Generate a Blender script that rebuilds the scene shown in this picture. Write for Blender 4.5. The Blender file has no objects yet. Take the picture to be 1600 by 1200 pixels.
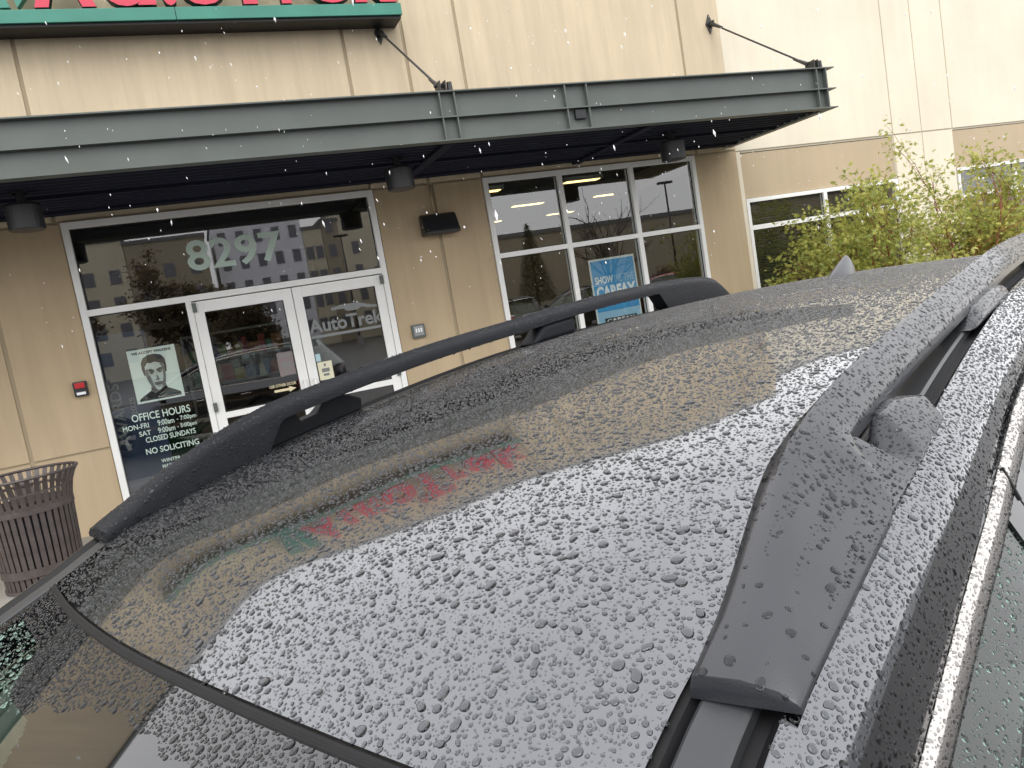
import bpy, bmesh, math, random
import numpy as np
from mathutils import Vector, Matrix, noise
R = math.radians
random.seed(7); np.random.seed(7)
scn = bpy.context.scene
col = scn.collection

# ------------------------------------------------------------------ camera
CAM_H = 1.68
cam_d = bpy.data.cameras.new('camera'); cam = bpy.data.objects.new('camera', cam_d); col.objects.link(cam)
cam_d.sensor_width = 36.0; cam_d.lens = 27.0; cam_d.clip_start = 0.02; cam_d.clip_end = 600
_R = Vector((0.91162305, -0.37560589, -0.16692401)); _D = Vector((-0.19606021, -0.04043575, -0.9797578)); _F = Vector((0.3612531, 0.92589695, -0.11050353))
_m = Matrix((_R, -_D, -_F)).transposed().to_4x4(); _m.translation = Vector((0, 0, CAM_H)); cam.matrix_world = _m
cam_d.dof.use_dof = False
scn.camera = cam

# ------------------------------------------------------------------ overcast sky and soft sun
SUN_EL, SUN_ROT = 52.0, 200.0
world = bpy.data.worlds.new('World'); scn.world = world; world.use_nodes = True
wn = world.node_tree.nodes; wl = world.node_tree.links; wn.clear()
wo = wn.new('ShaderNodeOutputWorld'); bg = wn.new('ShaderNodeBackground'); sky = wn.new('ShaderNodeTexSky')
sky.sky_type = 'NISHITA'; sky.sun_disc = False; sky.sun_elevation = R(SUN_EL); sky.sun_rotation = R(SUN_ROT); sky.dust_density = 6.0; sky.air_density = 1.0
hs = wn.new('ShaderNodeHueSaturation'); hs.inputs['Saturation'].default_value = 0.15
mx = wn.new('ShaderNodeMix'); mx.data_type = 'RGBA'; mx.inputs[0].default_value = 0.9; mx.inputs[7].default_value = (9.75, 9.78, 9.95, 1)
wl.new(sky.outputs[0], hs.inputs['Color']); wl.new(hs.outputs[0], mx.inputs[6]); wl.new(mx.outputs[2], bg.inputs['Color'])
bg.inputs['Strength'].default_value = 0.13
wl.new(bg.outputs[0], wo.inputs['Surface'])
sun_d = bpy.data.lights.new('sun', 'SUN'); sun = bpy.data.objects.new('sun', sun_d); col.objects.link(sun)
sun_d.energy = 0.8; sun_d.angle = R(40); sun_d.color = (1.0, 0.97, 0.93)
_az = R(SUN_ROT); _el = R(SUN_EL)
_dir = Vector((math.sin(_az) * math.cos(_el), math.cos(_az) * math.cos(_el), math.sin(_el)))
sun.rotation_euler = _dir.to_track_quat('Z', 'Y').to_euler(); sun.location = (0, -20, 30)
scn.view_settings.view_transform = 'Standard'; scn.view_settings.look = 'None'; scn.view_settings.gamma = 1.0
scn.view_settings.exposure = 0.75
scn.render.engine = 'CYCLES'
scn.cycles.use_denoising = True
scn.cycles.max_bounces = 10; scn.cycles.transparent_max_bounces = 12; scn.cycles.transmission_bounces = 6; scn.cycles.glossy_bounces = 6; scn.cycles.diffuse_bounces = 3
scn.cycles.sample_clamp_indirect = 8.0
scn.cycles.caustics_reflective = True; scn.cycles.caustics_refractive = True

# ------------------------------------------------------------------ helpers
def tag(o, label=None, cat=None, group=None, kind=None):
    if label: o['label'] = label
    if cat: o['category'] = cat
    if group: o['group'] = group
    if kind: o['kind'] = kind
    return o
def empty(name, loc=(0, 0, 0), rz=0.0, parent=None):
    o = bpy.data.objects.new(name, None); col.objects.link(o); o.location = loc; o.rotation_euler = (0, 0, rz); o.parent = parent
    o.empty_display_size = 0.1
    return o
def link(name, me, mats=(), parent=None, smooth=False, loc=None):
    o = bpy.data.objects.new(name, me); col.objects.link(o)
    if not isinstance(mats, (list, tuple)): mats = [mats]
    if len(me.materials) == 0:
        for m in mats: me.materials.append(m)
    o.parent = parent
    if loc is not None: o.location = loc
    if smooth:
        me.polygons.foreach_set('use_smooth', [True] * len(me.polygons))
    return o
class MB:
    def __init__(s): s.v = []; s.f = []; s.mi = []
    def add(s, verts, faces, mi=0):
        b = len(s.v); s.v += [tuple(p) for p in verts]
        for f in faces: s.f.append(tuple(i + b for i in f)); s.mi.append(mi)
        return s
    def box(s, x0, x1, y0, y1, z0, z1, mi=0, bev=0.0):
        if bev <= 0:
            v = [(x0, y0, z0), (x1, y0, z0), (x1, y1, z0), (x0, y1, z0), (x0, y0, z1), (x1, y0, z1), (x1, y1, z1), (x0, y1, z1)]
            return s.add(v, [(0, 3, 2, 1), (4, 5, 6, 7), (0, 1, 5, 4), (1, 2, 6, 5), (2, 3, 7, 6), (3, 0, 4, 7)], mi)
        bm = bmesh.new(); bmesh.ops.create_cube(bm, size=1.0)
        for w in bm.verts: w.co = Vector(((x0 + x1) / 2 + w.co.x * (x1 - x0), (y0 + y1) / 2 + w.co.y * (y1 - y0), (z0 + z1) / 2 + w.co.z * (z1 - z0)))
        bmesh.ops.bevel(bm, geom=bm.edges[:], offset=bev, segments=2, affect='EDGES', profile=0.7)
        bm.verts.index_update(); s.add([w.co for w in bm.verts], [[w.index for w in f.verts] for f in bm.faces], mi); bm.free(); return s
    def tube(s, pts, rad, n=8, cap=True, mi=0):
        pts = [Vector(p) for p in pts]; rr = rad if isinstance(rad, (list, tuple)) else [rad] * len(pts)
        b = len(s.v); prev = None
        for i, p in enumerate(pts):
            d = (pts[min(i + 1, len(pts) - 1)] - pts[max(i - 1, 0)]).normalized()
            if prev is None: a = d.orthogonal().normalized()
            else: a = (prev - d * prev.dot(d)).normalized()
            prev = a; c = d.cross(a)
            for k in range(n):
                t = 2 * math.pi * k / n; s.v.append(tuple(p + (a * math.cos(t) + c * math.sin(t)) * rr[i]))
        for i in range(len(pts) - 1):
            for k in range(n):
                k2 = (k + 1) % n; s.f.append((b + i * n + k, b + i * n + k2, b + (i + 1) * n + k2, b + (i + 1) * n + k)); s.mi.append(mi)
        if cap:
            s.f.append(tuple(b + k for k in range(n))[::-1]); s.mi.append(mi); s.f.append(tuple(b + (len(pts) - 1) * n + k for k in range(n))); s.mi.append(mi)
        return s
    def lathe(s, prof, c=(0, 0, 0), n=32, mi=0, ax='Z'):
        b = len(s.v)
        for (r, h) in prof:
            for k in range(n):
                t = 2 * math.pi * k / n; x, y = r * math.cos(t), r * math.sin(t)
                p = (c[0] + x, c[1] + y, c[2] + h) if ax == 'Z' else (c[0] + x, c[1] + h, c[2] + y)
                s.v.append(p)
        for i in range(len(prof) - 1):
            for k in range(n):
                k2 = (k + 1) % n; q = (b + i * n + k, b + i * n + k2, b + (i + 1) * n + k2, b + (i + 1) * n + k)
                s.f.append(q if ax == 'Z' else q[::-1]); s.mi.append(mi)
        return s
    def grid(s, fn, us, vs, mi=0, flip=False):
        b = len(s.v)
        for u in us:
            for v in vs: s.v.append(tuple(fn(u, v)))
        nv = len(vs)
        for i in range(len(us) - 1):
            for j in range(nv - 1):
                q = (b + i * nv + j, b + (i + 1) * nv + j, b + (i + 1) * nv + j + 1, b + i * nv + j + 1)
                s.f.append(q[::-1] if flip else q); s.mi.append(mi)
        return s
    def prism(s, poly, a0, a1, ax='Y', mi=0):   # poly in (x,z) extruded along Y, or (y,z) along X, or (x,y) along Z
        n = len(poly)
        mk = {'Y': lambda p, a: (p[0], a, p[1]), 'X': lambda p, a: (a, p[0], p[1]), 'Z': lambda p, a: (p[0], p[1], a)}[ax]
        v = [mk(p, a0) for p in poly] + [mk(p, a1) for p in poly]
        f = [tuple(range(n)), tuple(range(2 * n - 1, n - 1, -1))] + [(i, i + n, (i + 1) % n + n, (i + 1) % n) for i in range(n)]
        return s.add(v, f, mi)
    def mesh(s, name, fix=False):
        me = bpy.data.meshes.new(name); me.from_pydata(s.v, [], s.f); me.polygons.foreach_set('material_index', s.mi)
        if fix:
            bm = bmesh.new(); bm.from_mesh(me); bmesh.ops.recalc_face_normals(bm, faces=bm.faces[:]); bm.to_mesh(me); bm.free()
        me.update(); return me
    def build(s, name, mats, parent=None, smooth=False, fix=False, loc=None):
        return link(name, s.mesh(name, fix), mats, parent, smooth, loc)
def copy_tree(o, parent=None):
    c = o.copy(); col.objects.link(c); c.parent = parent
    for ch in list(o.children): copy_tree(ch, c)
    return c
def bevel(o, w=0.004, seg=2, ang=35):
    m = o.modifiers.new('bevel', 'BEVEL'); m.width = w; m.segments = seg; m.limit_method = 'ANGLE'; m.angle_limit = R(ang); return o

# ------------------------------------------------------------------ materials
def mat(name, base, rough=0.5, metal=0.0, spec=0.5, var=0.0, vscale=8.0, bump=0.0, bscale=60.0, coat=0.0, coat_r=0.03, ior=1.5, stretch=None, emit=None, es=1.0, detail=6.0, alpha=None):
    m = bpy.data.materials.new(name); m.use_nodes = True; nt = m.node_tree; b = nt.nodes['Principled BSDF']
    b.inputs['Base Color'].default_value = (*base, 1); b.inputs['Roughness'].default_value = rough; b.inputs['Metallic'].default_value = metal
    b.inputs['Specular IOR Level'].default_value = spec; b.inputs['Coat Weight'].default_value = coat; b.inputs['Coat Roughness'].default_value = coat_r; b.inputs['IOR'].default_value = ior
    if emit: b.inputs['Emission Color'].default_value = (*emit, 1); b.inputs['Emission Strength'].default_value = es
    if var > 0 or bump > 0:
        tc = nt.nodes.new('ShaderNodeTexCoord'); src = tc.outputs['Object']
        if stretch:
            mp = nt.nodes.new('ShaderNodeMapping'); mp.inputs['Scale'].default_value = stretch; nt.links.new(src, mp.inputs['Vector']); src = mp.outputs[0]
        if var > 0:
            n = nt.nodes.new('ShaderNodeTexNoise'); n.inputs['Scale'].default_value = vscale; n.inputs['Detail'].default_value = detail; nt.links.new(src, n.inputs['Vector'])
            r = nt.nodes.new('ShaderNodeMapRange'); r.inputs['From Min'].default_value = 0.25; r.inputs['From Max'].default_value = 0.75; r.inputs['To Min'].default_value = 1 - var; r.inputs['To Max'].default_value = 1 + var
            nt.links.new(n.outputs['Fac'], r.inputs['Value'])
            mu = nt.nodes.new('ShaderNodeVectorMath'); mu.operation = 'SCALE'; mu.inputs[0].default_value = base; nt.links.new(r.outputs[0], mu.inputs['Scale']); nt.links.new(mu.outputs[0], b.inputs['Base Color'])
        if bump > 0:
            n2 = nt.nodes.new('ShaderNodeTexNoise'); n2.inputs['Scale'].default_value = bscale; n2.inputs['Detail'].default_value = 3; nt.links.new(tc.outputs['Object'], n2.inputs['Vector'])
            bp = nt.nodes.new('ShaderNodeBump'); bp.inputs['Strength'].default_value = bump; bp.inputs['Distance'].default_value = 0.01; nt.links.new(n2.outputs['Fac'], bp.inputs['Height']); nt.links.new(bp.outputs[0], b.inputs['Normal'])
    return m
def glass(name, tint, f0=0.08, rough=0.0):
    m = bpy.data.materials.new(name); m.use_nodes = True; nt = m.node_tree; nt.nodes.clear(); N = nt.nodes.new; L = nt.links.new
    out = N('ShaderNodeOutputMaterial'); ms = N('ShaderNodeMixShader'); tr = N('ShaderNodeBsdfTransparent'); gl = N('ShaderNodeBsdfGlossy'); ge = N('ShaderNodeNewGeometry')
    tr.inputs[0].default_value = (*tint, 1); gl.inputs['Roughness'].default_value = rough; gl.inputs[0].default_value = (1, 1, 1, 1)
    d = N('ShaderNodeVectorMath'); d.operation = 'DOT_PRODUCT'; L(ge.outputs['Normal'], d.inputs[0]); L(ge.outputs['Incoming'], d.inputs[1])
    a = N('ShaderNodeMath'); a.operation = 'ABSOLUTE'; L(d.outputs['Value'], a.inputs[0])
    s = N('ShaderNodeMath'); s.operation = 'SUBTRACT'; s.inputs[0].default_value = 1.0; L(a.outputs[0], s.inputs[1])
    p = N('ShaderNodeMath'); p.operation = 'POWER'; p.inputs[1].default_value = 5.0; L(s.outputs[0], p.inputs[0])
    q = N('ShaderNodeMath'); q.operation = 'MULTIPLY_ADD'; q.inputs[1].default_value = 1 - f0; q.inputs[2].default_value = f0; L(p.outputs[0], q.inputs[0])
    L(q.outputs[0], ms.inputs[0]); L(tr.outputs[0], ms.inputs[1]); L(gl.outputs[0], ms.inputs[2]); L(ms.outputs[0], out.inputs['Surface'])
    return m
def stucco(name, base, streak=0.10, joint=None):
    m = bpy.data.materials.new(name); m.use_nodes = True; nt = m.node_tree; N = nt.nodes.new; L = nt.links.new; b = nt.nodes['Principled BSDF']
    b.inputs['Roughness'].default_value = 0.85; b.inputs['Specular IOR Level'].default_value = 0.3
    tc = N('ShaderNodeTexCoord'); ge = N('ShaderNodeNewGeometry')
    mp = N('ShaderNodeMapping'); mp.inputs['Scale'].default_value = (5.0, 5.0, 0.35); L(ge.outputs['Position'], mp.inputs['Vector'])
    n1 = N('ShaderNodeTexNoise'); n1.inputs['Scale'].default_value = 1.6; n1.inputs['Detail'].default_value = 8; n1.inputs['Roughness'].default_value = 0.65; L(mp.outputs[0], n1.inputs['Vector'])
    n2 = N('ShaderNodeTexNoise'); n2.inputs['Scale'].default_value = 1.1; n2.inputs['Detail'].default_value = 5; L(ge.outputs['Position'], n2.inputs['Vector'])
    r1 = N('ShaderNodeMapRange'); r1.inputs['From Min'].default_value = 0.38; r1.inputs['From Max'].default_value = 0.68; r1.inputs['To Min'].default_value = 1.0; r1.inputs['To Max'].default_value = 1 - 1.6 * streak; L(n1.outputs['Fac'], r1.inputs['Value'])
    r2 = N('ShaderNodeMapRange'); r2.inputs['From Min'].default_value = 0.3; r2.inputs['From Max'].default_value = 0.7; r2.inputs['To Min'].default_value = 0.94; r2.inputs['To Max'].default_value = 1.04; L(n2.outputs['Fac'], r2.inputs['Value'])
    mu = N('ShaderNodeMath'); mu.operation = 'MULTIPLY'; L(r1.outputs[0], mu.inputs[0]); L(r2.outputs[0], mu.inputs[1])
    sc = N('ShaderNodeVectorMath'); sc.operation = 'SCALE'; sc.inputs[0].default_value = base; L(mu.outputs[0], sc.inputs['Scale']); L(sc.outputs[0], b.inputs['Base Color'])
    n3 = N('ShaderNodeTexNoise'); n3.inputs['Scale'].default_value = 140; n3.inputs['Detail'].default_value = 3; L(ge.outputs['Position'], n3.inputs['Vector'])
    bp = N('ShaderNodeBump'); bp.inputs['Strength'].default_value = 0.25; bp.inputs['Distance'].default_value = 0.004; L(n3.outputs['Fac'], bp.inputs['Height']); L(bp.outputs[0], b.inputs['Normal'])
    return m
M = {}
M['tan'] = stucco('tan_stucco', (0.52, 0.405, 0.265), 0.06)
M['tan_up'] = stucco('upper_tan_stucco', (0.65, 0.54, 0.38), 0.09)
M['cream'] = stucco('cream_stucco', (0.77, 0.70, 0.565), 0.025)
M['spandrel'] = stucco('spandrel_stucco', (0.50, 0.40, 0.275), 0.03)
M['joint'] = mat('joint_sealant', (0.40, 0.325, 0.22), 0.8)
M['joint_cream'] = mat('cream_joint_sealant', (0.50, 0.45, 0.36), 0.8)
M['alu'] = mat('white_aluminium', (0.84, 0.84, 0.82), 0.35, 0.0, 0.5, var=0.05, vscale=5, bump=0.02)
M['pane'] = glass('window_glass', (0.78, 0.83, 0.81), 0.15)
M['gasket'] = mat('glazing_gasket', (0.02, 0.02, 0.02), 0.6)
M['steel'] = mat('grey_green_steel_paint', (0.105, 0.120, 0.110), 0.45, 0.0, 0.5, var=0.12, vscale=2.5, bump=0.03, bscale=30)
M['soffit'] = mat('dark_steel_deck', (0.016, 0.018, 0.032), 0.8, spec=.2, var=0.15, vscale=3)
M['black'] = mat('black_metal', (0.02, 0.021, 0.024), 0.45, var=0.15, vscale=6)
M['bronze'] = mat('dark_bronze_paint', (0.025, 0.024, 0.023), 0.4, var=0.2, vscale=9)
M['green'] = mat('green_sign_paint', (0.04, 0.22, 0.16), 0.4, var=0.15, vscale=3)
M['red'] = mat('red_sign_face', (0.62, 0.045, 0.085), 0.35, var=0.06, vscale=3)
M['ltblack'] = mat('letter_return', (0.015, 0.015, 0.017), 0.5)
M['asphalt'] = mat('wet_asphalt', (0.045, 0.045, 0.047), 0.35, var=0.35, vscale=3, bump=0.5, bscale=120)
M['concrete'] = mat('wet_concrete', (0.27, 0.26, 0.24), 0.5, var=0.15, vscale=2, bump=0.25, bscale=60)
M['can'] = mat('brown_coated_steel', (0.068, 0.054, 0.050), 0.45, 0.0, 0.5, var=0.3, vscale=14, bump=0.08, bscale=90)
M['liner'] = mat('black_liner', (0.012, 0.012, 0.013), 0.6)
M['paper'] = mat('pale_paper', (0.90, 0.96, 0.91), 0.7)
M['ink'] = mat('black_ink', (0.02, 0.02, 0.022), 0.6)
M['vinyl'] = mat('pale_green_vinyl', (0.50, 0.62, 0.55), 0.6)
M['vinyl_grey'] = mat('grey_vinyl', (0.21, 0.22, 0.22), 0.6)
M['vinyl_yel'] = mat('cream_vinyl', (0.75, 0.66, 0.42), 0.6)
M['blue'] = mat('blue_print', (0.05, 0.34, 0.68), 0.5)
M['white'] = mat('white_print', (0.92, 0.93, 0.94), 0.5)
M['lblue'] = mat('light_blue_print', (0.36, 0.58, 0.76), 0.5)
M['navy'] = mat('navy_banner', (0.018, 0.032, 0.075), 0.6, var=0.4, vscale=4)
M['inner_wall'] = mat('inner_wall_paint', (0.22, 0.19, 0.14), 0.8, var=0.05, vscale=2)
M['inner_floor'] = mat('inner_floor_tile', (0.10, 0.09, 0.08), 0.35, var=0.1, vscale=3)
M['inner_ceil'] = mat('inner_ceiling', (0.20, 0.20, 0.19), 0.9)
M['lamp'] = mat('lit_lamp', (0.9, 0.8, 0.55), 0.5, emit=(1.0, 0.70, 0.28), es=2.2)
M['leaf_in'] = mat('plant_leaf', (0.03, 0.11, 0.05), 0.45, var=0.3, vscale=20)
M['redplastic'] = mat('red_plastic', (0.55, 0.02, 0.025), 0.35)

# ------------------------------------------------------------------ ground
g = MB().grid(lambda x, y: (x, y, 0.0), np.linspace(-150, 150, 7), np.linspace(-250, 120, 7)).build('ground', M['asphalt']); tag(g, kind='structure')
sw = MB().box(-30, 30, 5.3, 8.6, -0.05, 0.13, bev=0.015).build('sidewalk', M['concrete']); tag(sw, kind='structure')
kb = MB().box(-30, 30, 5.14, 5.296, -0.05, 0.134, bev=0.02).build('kerb', M['concrete']); tag(kb, kind='structure')

# ------------------------------------------------------------------ office building
WY = 8.2
T1, T2 = 6.0, 5.36
bld = empty('office_building', (2.0, WY, 0))
tag(bld, 'tan and cream stucco office building with glass entrance doors', 'building')
def bpart(mb, name, m, parent=None, smooth=False, fix=False):
    o = mb.build(name, m, None, smooth, fix)
    o.parent = parent or bld
    base = Vector((2.0, WY, 0)) if parent is None else None
    p = parent or bld; w = Vector((0, 0, 0)); q = p
    while q: w += q.location; q = q.parent
    o.location = -w
    return o
def panel(x0, x1, z0, z1, m, y=WY, th=0.2, bev=0.006):
    return bpart(MB().box(x0, x1, y, y + th, z0, z1, bev=bev), 'wall_panel', m)
# recessed backing behind the joints
bk = MB()
def backing(x0, x1, z0, z1, y, mi=0): bk.box(x0, x1, y, y + 0.15, z0, z1, mi)
backing(-12, 6.80, 3.05, T1 - .02, WY + .016); backing(-12, -.945, 0, 3.05, WY + .016); backing(1.985, 3.255, 0, 3.05, WY + .016); backing(6.125, 6.80, 0, 3.05, WY + .016)
backing(6.80, 30, 3.02, T2 - .02, WY + .034, 1); backing(9.56, 10.79, 0, 3.02, WY + .034, 1); backing(6.80, 6.87, 0, 3.02, WY + .034, 1)
bpart(bk, 'wall_backing', [M['joint'], M['joint_cream']])
ux = [-12, -7, -4.0, -1.0, 1.98, 2.63, 3.26, 6.18, 6.787]
for a, b in zip(ux[:-1], ux[1:]):
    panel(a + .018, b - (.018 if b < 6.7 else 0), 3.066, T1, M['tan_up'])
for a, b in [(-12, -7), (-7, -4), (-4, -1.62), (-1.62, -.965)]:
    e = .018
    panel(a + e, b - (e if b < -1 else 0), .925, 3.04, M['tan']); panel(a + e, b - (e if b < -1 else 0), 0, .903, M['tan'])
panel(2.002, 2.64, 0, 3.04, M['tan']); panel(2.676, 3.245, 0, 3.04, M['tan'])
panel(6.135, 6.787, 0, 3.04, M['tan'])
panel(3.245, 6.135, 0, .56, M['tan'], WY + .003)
# cream wing
CY = WY + .022
panel(6.789, 9.572, 3.048, T2, M['cream'], CY); panel(9.592, 10.143, 3.048, T2, M['cream'], CY); panel(10.160, 10.768, 3.048, T2, M['cream'], CY); panel(10.788, 14.6, 3.048, T2, M['cream'], CY); panel(14.63, 20, 3.048, T2, M['cream'], CY); panel(20.02, 30, 0, T2, M['cream'], CY)
panel(6.789, 6.866, 0, 3.03, M['cream'], CY); panel(9.592, 10.143, 0, 3.03, M['cream'], CY); panel(10.160, 10.768, 0, 3.03, M['cream'], CY); panel(14.63, 20, 0, 3.03, M['cream'], CY)
panel(6.869, 9.575, 2.43, 3.012, M['spandrel'], CY + .018); panel(10.785, 14.6, 2.47, 3.012, M['spandrel'], CY + .018)
panel(6.869, 9.575, 0, .75, M['spandrel'], CY + .018); panel(10.785, 14.6, 0, .75, M['spandrel'], CY + .018)
bpart(MB().box(-12, 6.83, WY - .03, WY + .32, T1, T1 + .06, bev=.008), 'parapet_cap', M['steel'])
bpart(MB().box(6.84, 30, WY - .02, WY + .32, T2, T2 + .06, bev=.008), 'parapet_cap', M['steel'])
bpart(MB().box(6.70, 6.78, WY + .21, WY + 3, 3, T1 - .01), 'return_wall', M['tan_up'])

def frame_bars(name, bars, y0, y1, parent=None, m='alu', bev=.004):
    mb = MB()
    for (x0, x1, z0, z1) in bars: mb.box(x0, x1, y0, y1, z0, z1, bev=bev)
    return bpart(mb, name, M[m], parent)
def pane(x0, x1, z0, z1, y, parent, m='pane'):
    mb = MB(); mb.add([(x0, y, z0), (x1, y, z0), (x1, y, z1), (x0, y, z1)], [(0, 1, 2, 3)])
    o = bpart(mb, 'pane', M[m], parent)
    gb = MB(); t = .008
    for q in ((x0, x1, z0, z0 + t), (x0, x1, z1 - t, z1), (x0, x0 + t, z0 + t, z1 - t), (x1 - t, x1, z0 + t, z1 - t)): gb.box(q[0], q[1], y - .006, y + .006, q[2], q[3])
    bpart(gb, 'glazing_gasket', M['gasket'], parent)
    return o
# entrance storefront
ent = frame_bars('entrance_frame', [(-.955, -.895, 0, 3.045), (1.93, 1.99, 0, 3.045), (-.895, 1.93, 2.985, 3.045), (-.895, 1.93, 2.165, 2.225), (-.045, .012, 0, 2.165), (-.895, -.045, 0, .12)], WY - .03, WY + .09)
pane(-.895, 1.93, 2.225, 2.985, WY + .03, ent)
side_pane = pane(-.895, -.045, .12, 2.165, WY + .03, ent)
def door(x0, x1, hinge_left):
    st = .095
    d = frame_bars('entrance_door', [(x0, x0 + st, .02, 2.155), (x1 - st, x1, .02, 2.155), (x0 + st, x1 - st, 2.045, 2.155), (x0 + st, x1 - st, .97, 1.03), (x0 + st, x1 - st, .02, .25)], WY - .012, WY + .035)
    pane(x0 + st, x1 - st, 1.03, 2.045, WY + .012, d); pane(x0 + st, x1 - st, .25, .97, WY + .012, d)
    hx = x0 + .012 if hinge_left else x1 - .012
    for z in (2.10, 1.1, .25): bpart(MB().box(hx - .02, hx + .02, WY - .045, WY - .012, z - .045, z + .045, bev=.006), 'hinge', M['steel'], d)
    px = x1 - .05 if hinge_left else x0 + .05
    mb = MB(); mb.tube([(px, WY - .012, .93), (px, WY - .07, .93), (px, WY - .075, .95), (px, WY - .075, 1.17), (px, WY - .07, 1.19), (px, WY - .012, 1.19)], .014, 10)
    bpart(mb, 'pull_handle', M['alu'], d, smooth=True)
    return d
d1 = door(.015, .968, True); d2 = door(.975, 1.927, False)
bpart(MB().box(1.948, 1.972, WY - .045, WY - .031, 1.17, 1.29, bev=.004), 'lock_plate', M['steel'], ent)
# big window
win = frame_bars('window', [(3.255, 3.315, .56, 3.045), (6.075, 6.13, .56, 3.045), (3.315, 6.075, 2.985, 3.045), (3.315, 6.075, .56, .62), (4.185, 4.245, .62, 2.985), (5.155, 5.215, .62, 2.985), (3.315, 4.185, 2.135, 2.19), (4.245, 5.155, 2.135, 2.19), (5.215, 6.075, 2.135, 2.19)], WY - .02, WY + .09)
for a, b in ((3.315, 4.185), (4.245, 5.155), (5.215, 6.075)):
    for c, d in ((.62, 2.135), (2.19, 2.985)): pane(a, b, c, d, WY + .03, win)
def side_window(x0, x1, zt, mulls, zb):
    bars = [(x0, x0 + .05, .75, zt), (x1 - .05, x1, .75, zt), (x0 + .05, x1 - .05, zt - .05, zt), (x0 + .05, x1 - .05, .75, .80)]
    xs = [x0 + .05] + mulls + [x1 - .05]; 
    for mx_ in mulls: bars.append((mx_ - .03, mx_ + .03, .80, zt - .05))
    cells = []
    for i in range(len(xs) - 1):
        a = xs[i] + (.03 if i else 0); b = xs[i + 1] - (.03 if i < len(xs) - 2 else 0); cells.append((a, b)); bars.append((a, b, zb - .03, zb + .03))
    w = frame_bars('window', bars, CY - .005, CY + .07)
    for a, b in cells: pane(a, b, .80, zb - .03, CY + .03, w); pane(a, b, zb + .03, zt - .05, CY + .03, w)
    bl = MB(); z = .82
    for a, b in cells:
        z = .82
        while z < zt - .06:
            bl.add([(a, CY + .13, z), (b, CY + .13, z), (b, CY + .165, z + .022), (a, CY + .165, z + .022)], [(0, 1, 2, 3)]); z += .035
    bpart(bl, 'blind', mat('dark_blind', (.035, .04, .038), .7, spec=.2), w)
side_window(6.869, 9.575, 2.425, [8.21], 2.045)
side_window(10.80, 14.6, 2.465, [12.06, 13.3], 2.045)
# interior room
def struct(name, mb, m): o = mb.build(name, m); tag(o, kind='structure'); return o
struct('interior_floor', MB().box(-6, 16, WY + .2, 18, .05, .12), M['inner_floor'])
struct('interior_ceiling', MB().box(-6, 16, WY + .2, 18, 3.25, 3.35), M['inner_ceil'])
struct('interior_wall', MB().box(-6, 16, 15.2, 15.3, .1, 3.3), M['inner_wall'])
struct('interior_side_wall', MB().box(-6.1, -6, WY + .2, 18, 0, 3.3), M['inner_wall'])
struct('interior_end_wall', MB().box(16, 16.1, WY + .2, 18, 0, 3.3), M['inner_wall'])
struct('interior_partition', MB().box(2.3, 2.42, WY + .2, 15.2, .1, 3.25), M['inner_wall'])

# text helper
def text_mesh(body, bold=0.0, extrude=0.0, spacing=1.0, shear=0.0, align='LEFT'):
    cu = bpy.data.curves.new('lettering', 'FONT'); cu.body = body; cu.offset = bold; cu.extrude = extrude; cu.space_character = spacing; cu.shear = shear; cu.resolution_u = 4; cu.align_x = align
    ob = bpy.data.objects.new('lettering', cu); col.objects.link(ob)
    dg = bpy.context.evaluated_depsgraph_get(); dg.update()
    me = bpy.data.meshes.new_from_object(ob.evaluated_get(dg))
    bpy.data.objects.remove(ob); bpy.data.curves.remove(cu); return me
def place_text(me, x0, x1, z0, z1, y, keep=False):
    n = len(me.vertices); co = np.empty(n * 3); me.vertices.foreach_get('co', co); co = co.reshape(-1, 3)
    mn, mxx = co.min(0), co.max(0); out = np.empty_like(co)
    sx = (x1 - x0) / max(mxx[0] - mn[0], 1e-6); sz = (z1 - z0) / max(mxx[1] - mn[1], 1e-6)
    if keep: sx = sz
    out[:, 0] = x0 + (co[:, 0] - mn[0]) * sx; out[:, 2] = z0 + (co[:, 1] - mn[1]) * sz; out[:, 1] = y - co[:, 2]
    me.vertices.foreach_set('co', out.ravel()); me.update(); return me
def decal(body, x0, x1, z0, z1, y, m, parent, name='lettering', bold=0.012, **k):
    me = place_text(text_mesh(body, bold, **k), x0, x1, z0, z1, y); me.materials.clear()
    o = link(name, me, M[m]); o.parent = parent
    w = Vector(); q = parent
    while q: w += q.location; q = q.parent
    o.location = -w
    return o
GY = WY + .036
decal('8297', .055, .975, 2.452, 2.752, GY - .009, 'vinyl', ent, 'number_decal', bold=.02, spacing=1.02)
for body, x0, x1, z0, z1 in (('OFFICE HOURS', -.735, -.205, 1.105, 1.178), ('MON-FRI', -.83, -.60, 1.030, 1.080), ('9:00am', -.52, -.37, 1.028, 1.083), ('- 7:00pm', -.345, -.165, 1.028, 1.083), ('SAT', -.70, -.595, .957, 1.005), ('9:00am', -.53, -.375, .955, 1.008), ('- 5:00pm', -.355, -.175, .955, 1.008), ('CLOSED SUNDAYS', -.655, -.20, .885, .938), ('NO SOLICITING', -.675, -.19, .770, .828), ('WINTER HOURS', -.56, -.22, .665, .700), ('MAY VARY', -.56, -.36, .610, .645)):
    decal(body, x0, x1, z0, z1, GY - .009, 'vinyl', ent, 'hours_decal', bold=.012)
decal('AutoTrek', 1.075, 1.862, 1.655, 1.80, GY - .027, 'vinyl_grey', d2, 'logo_decal', bold=.025)
lg = MB().box(1.065, 1.83, GY - .029, GY - .028, 1.60, 1.628)
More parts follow.
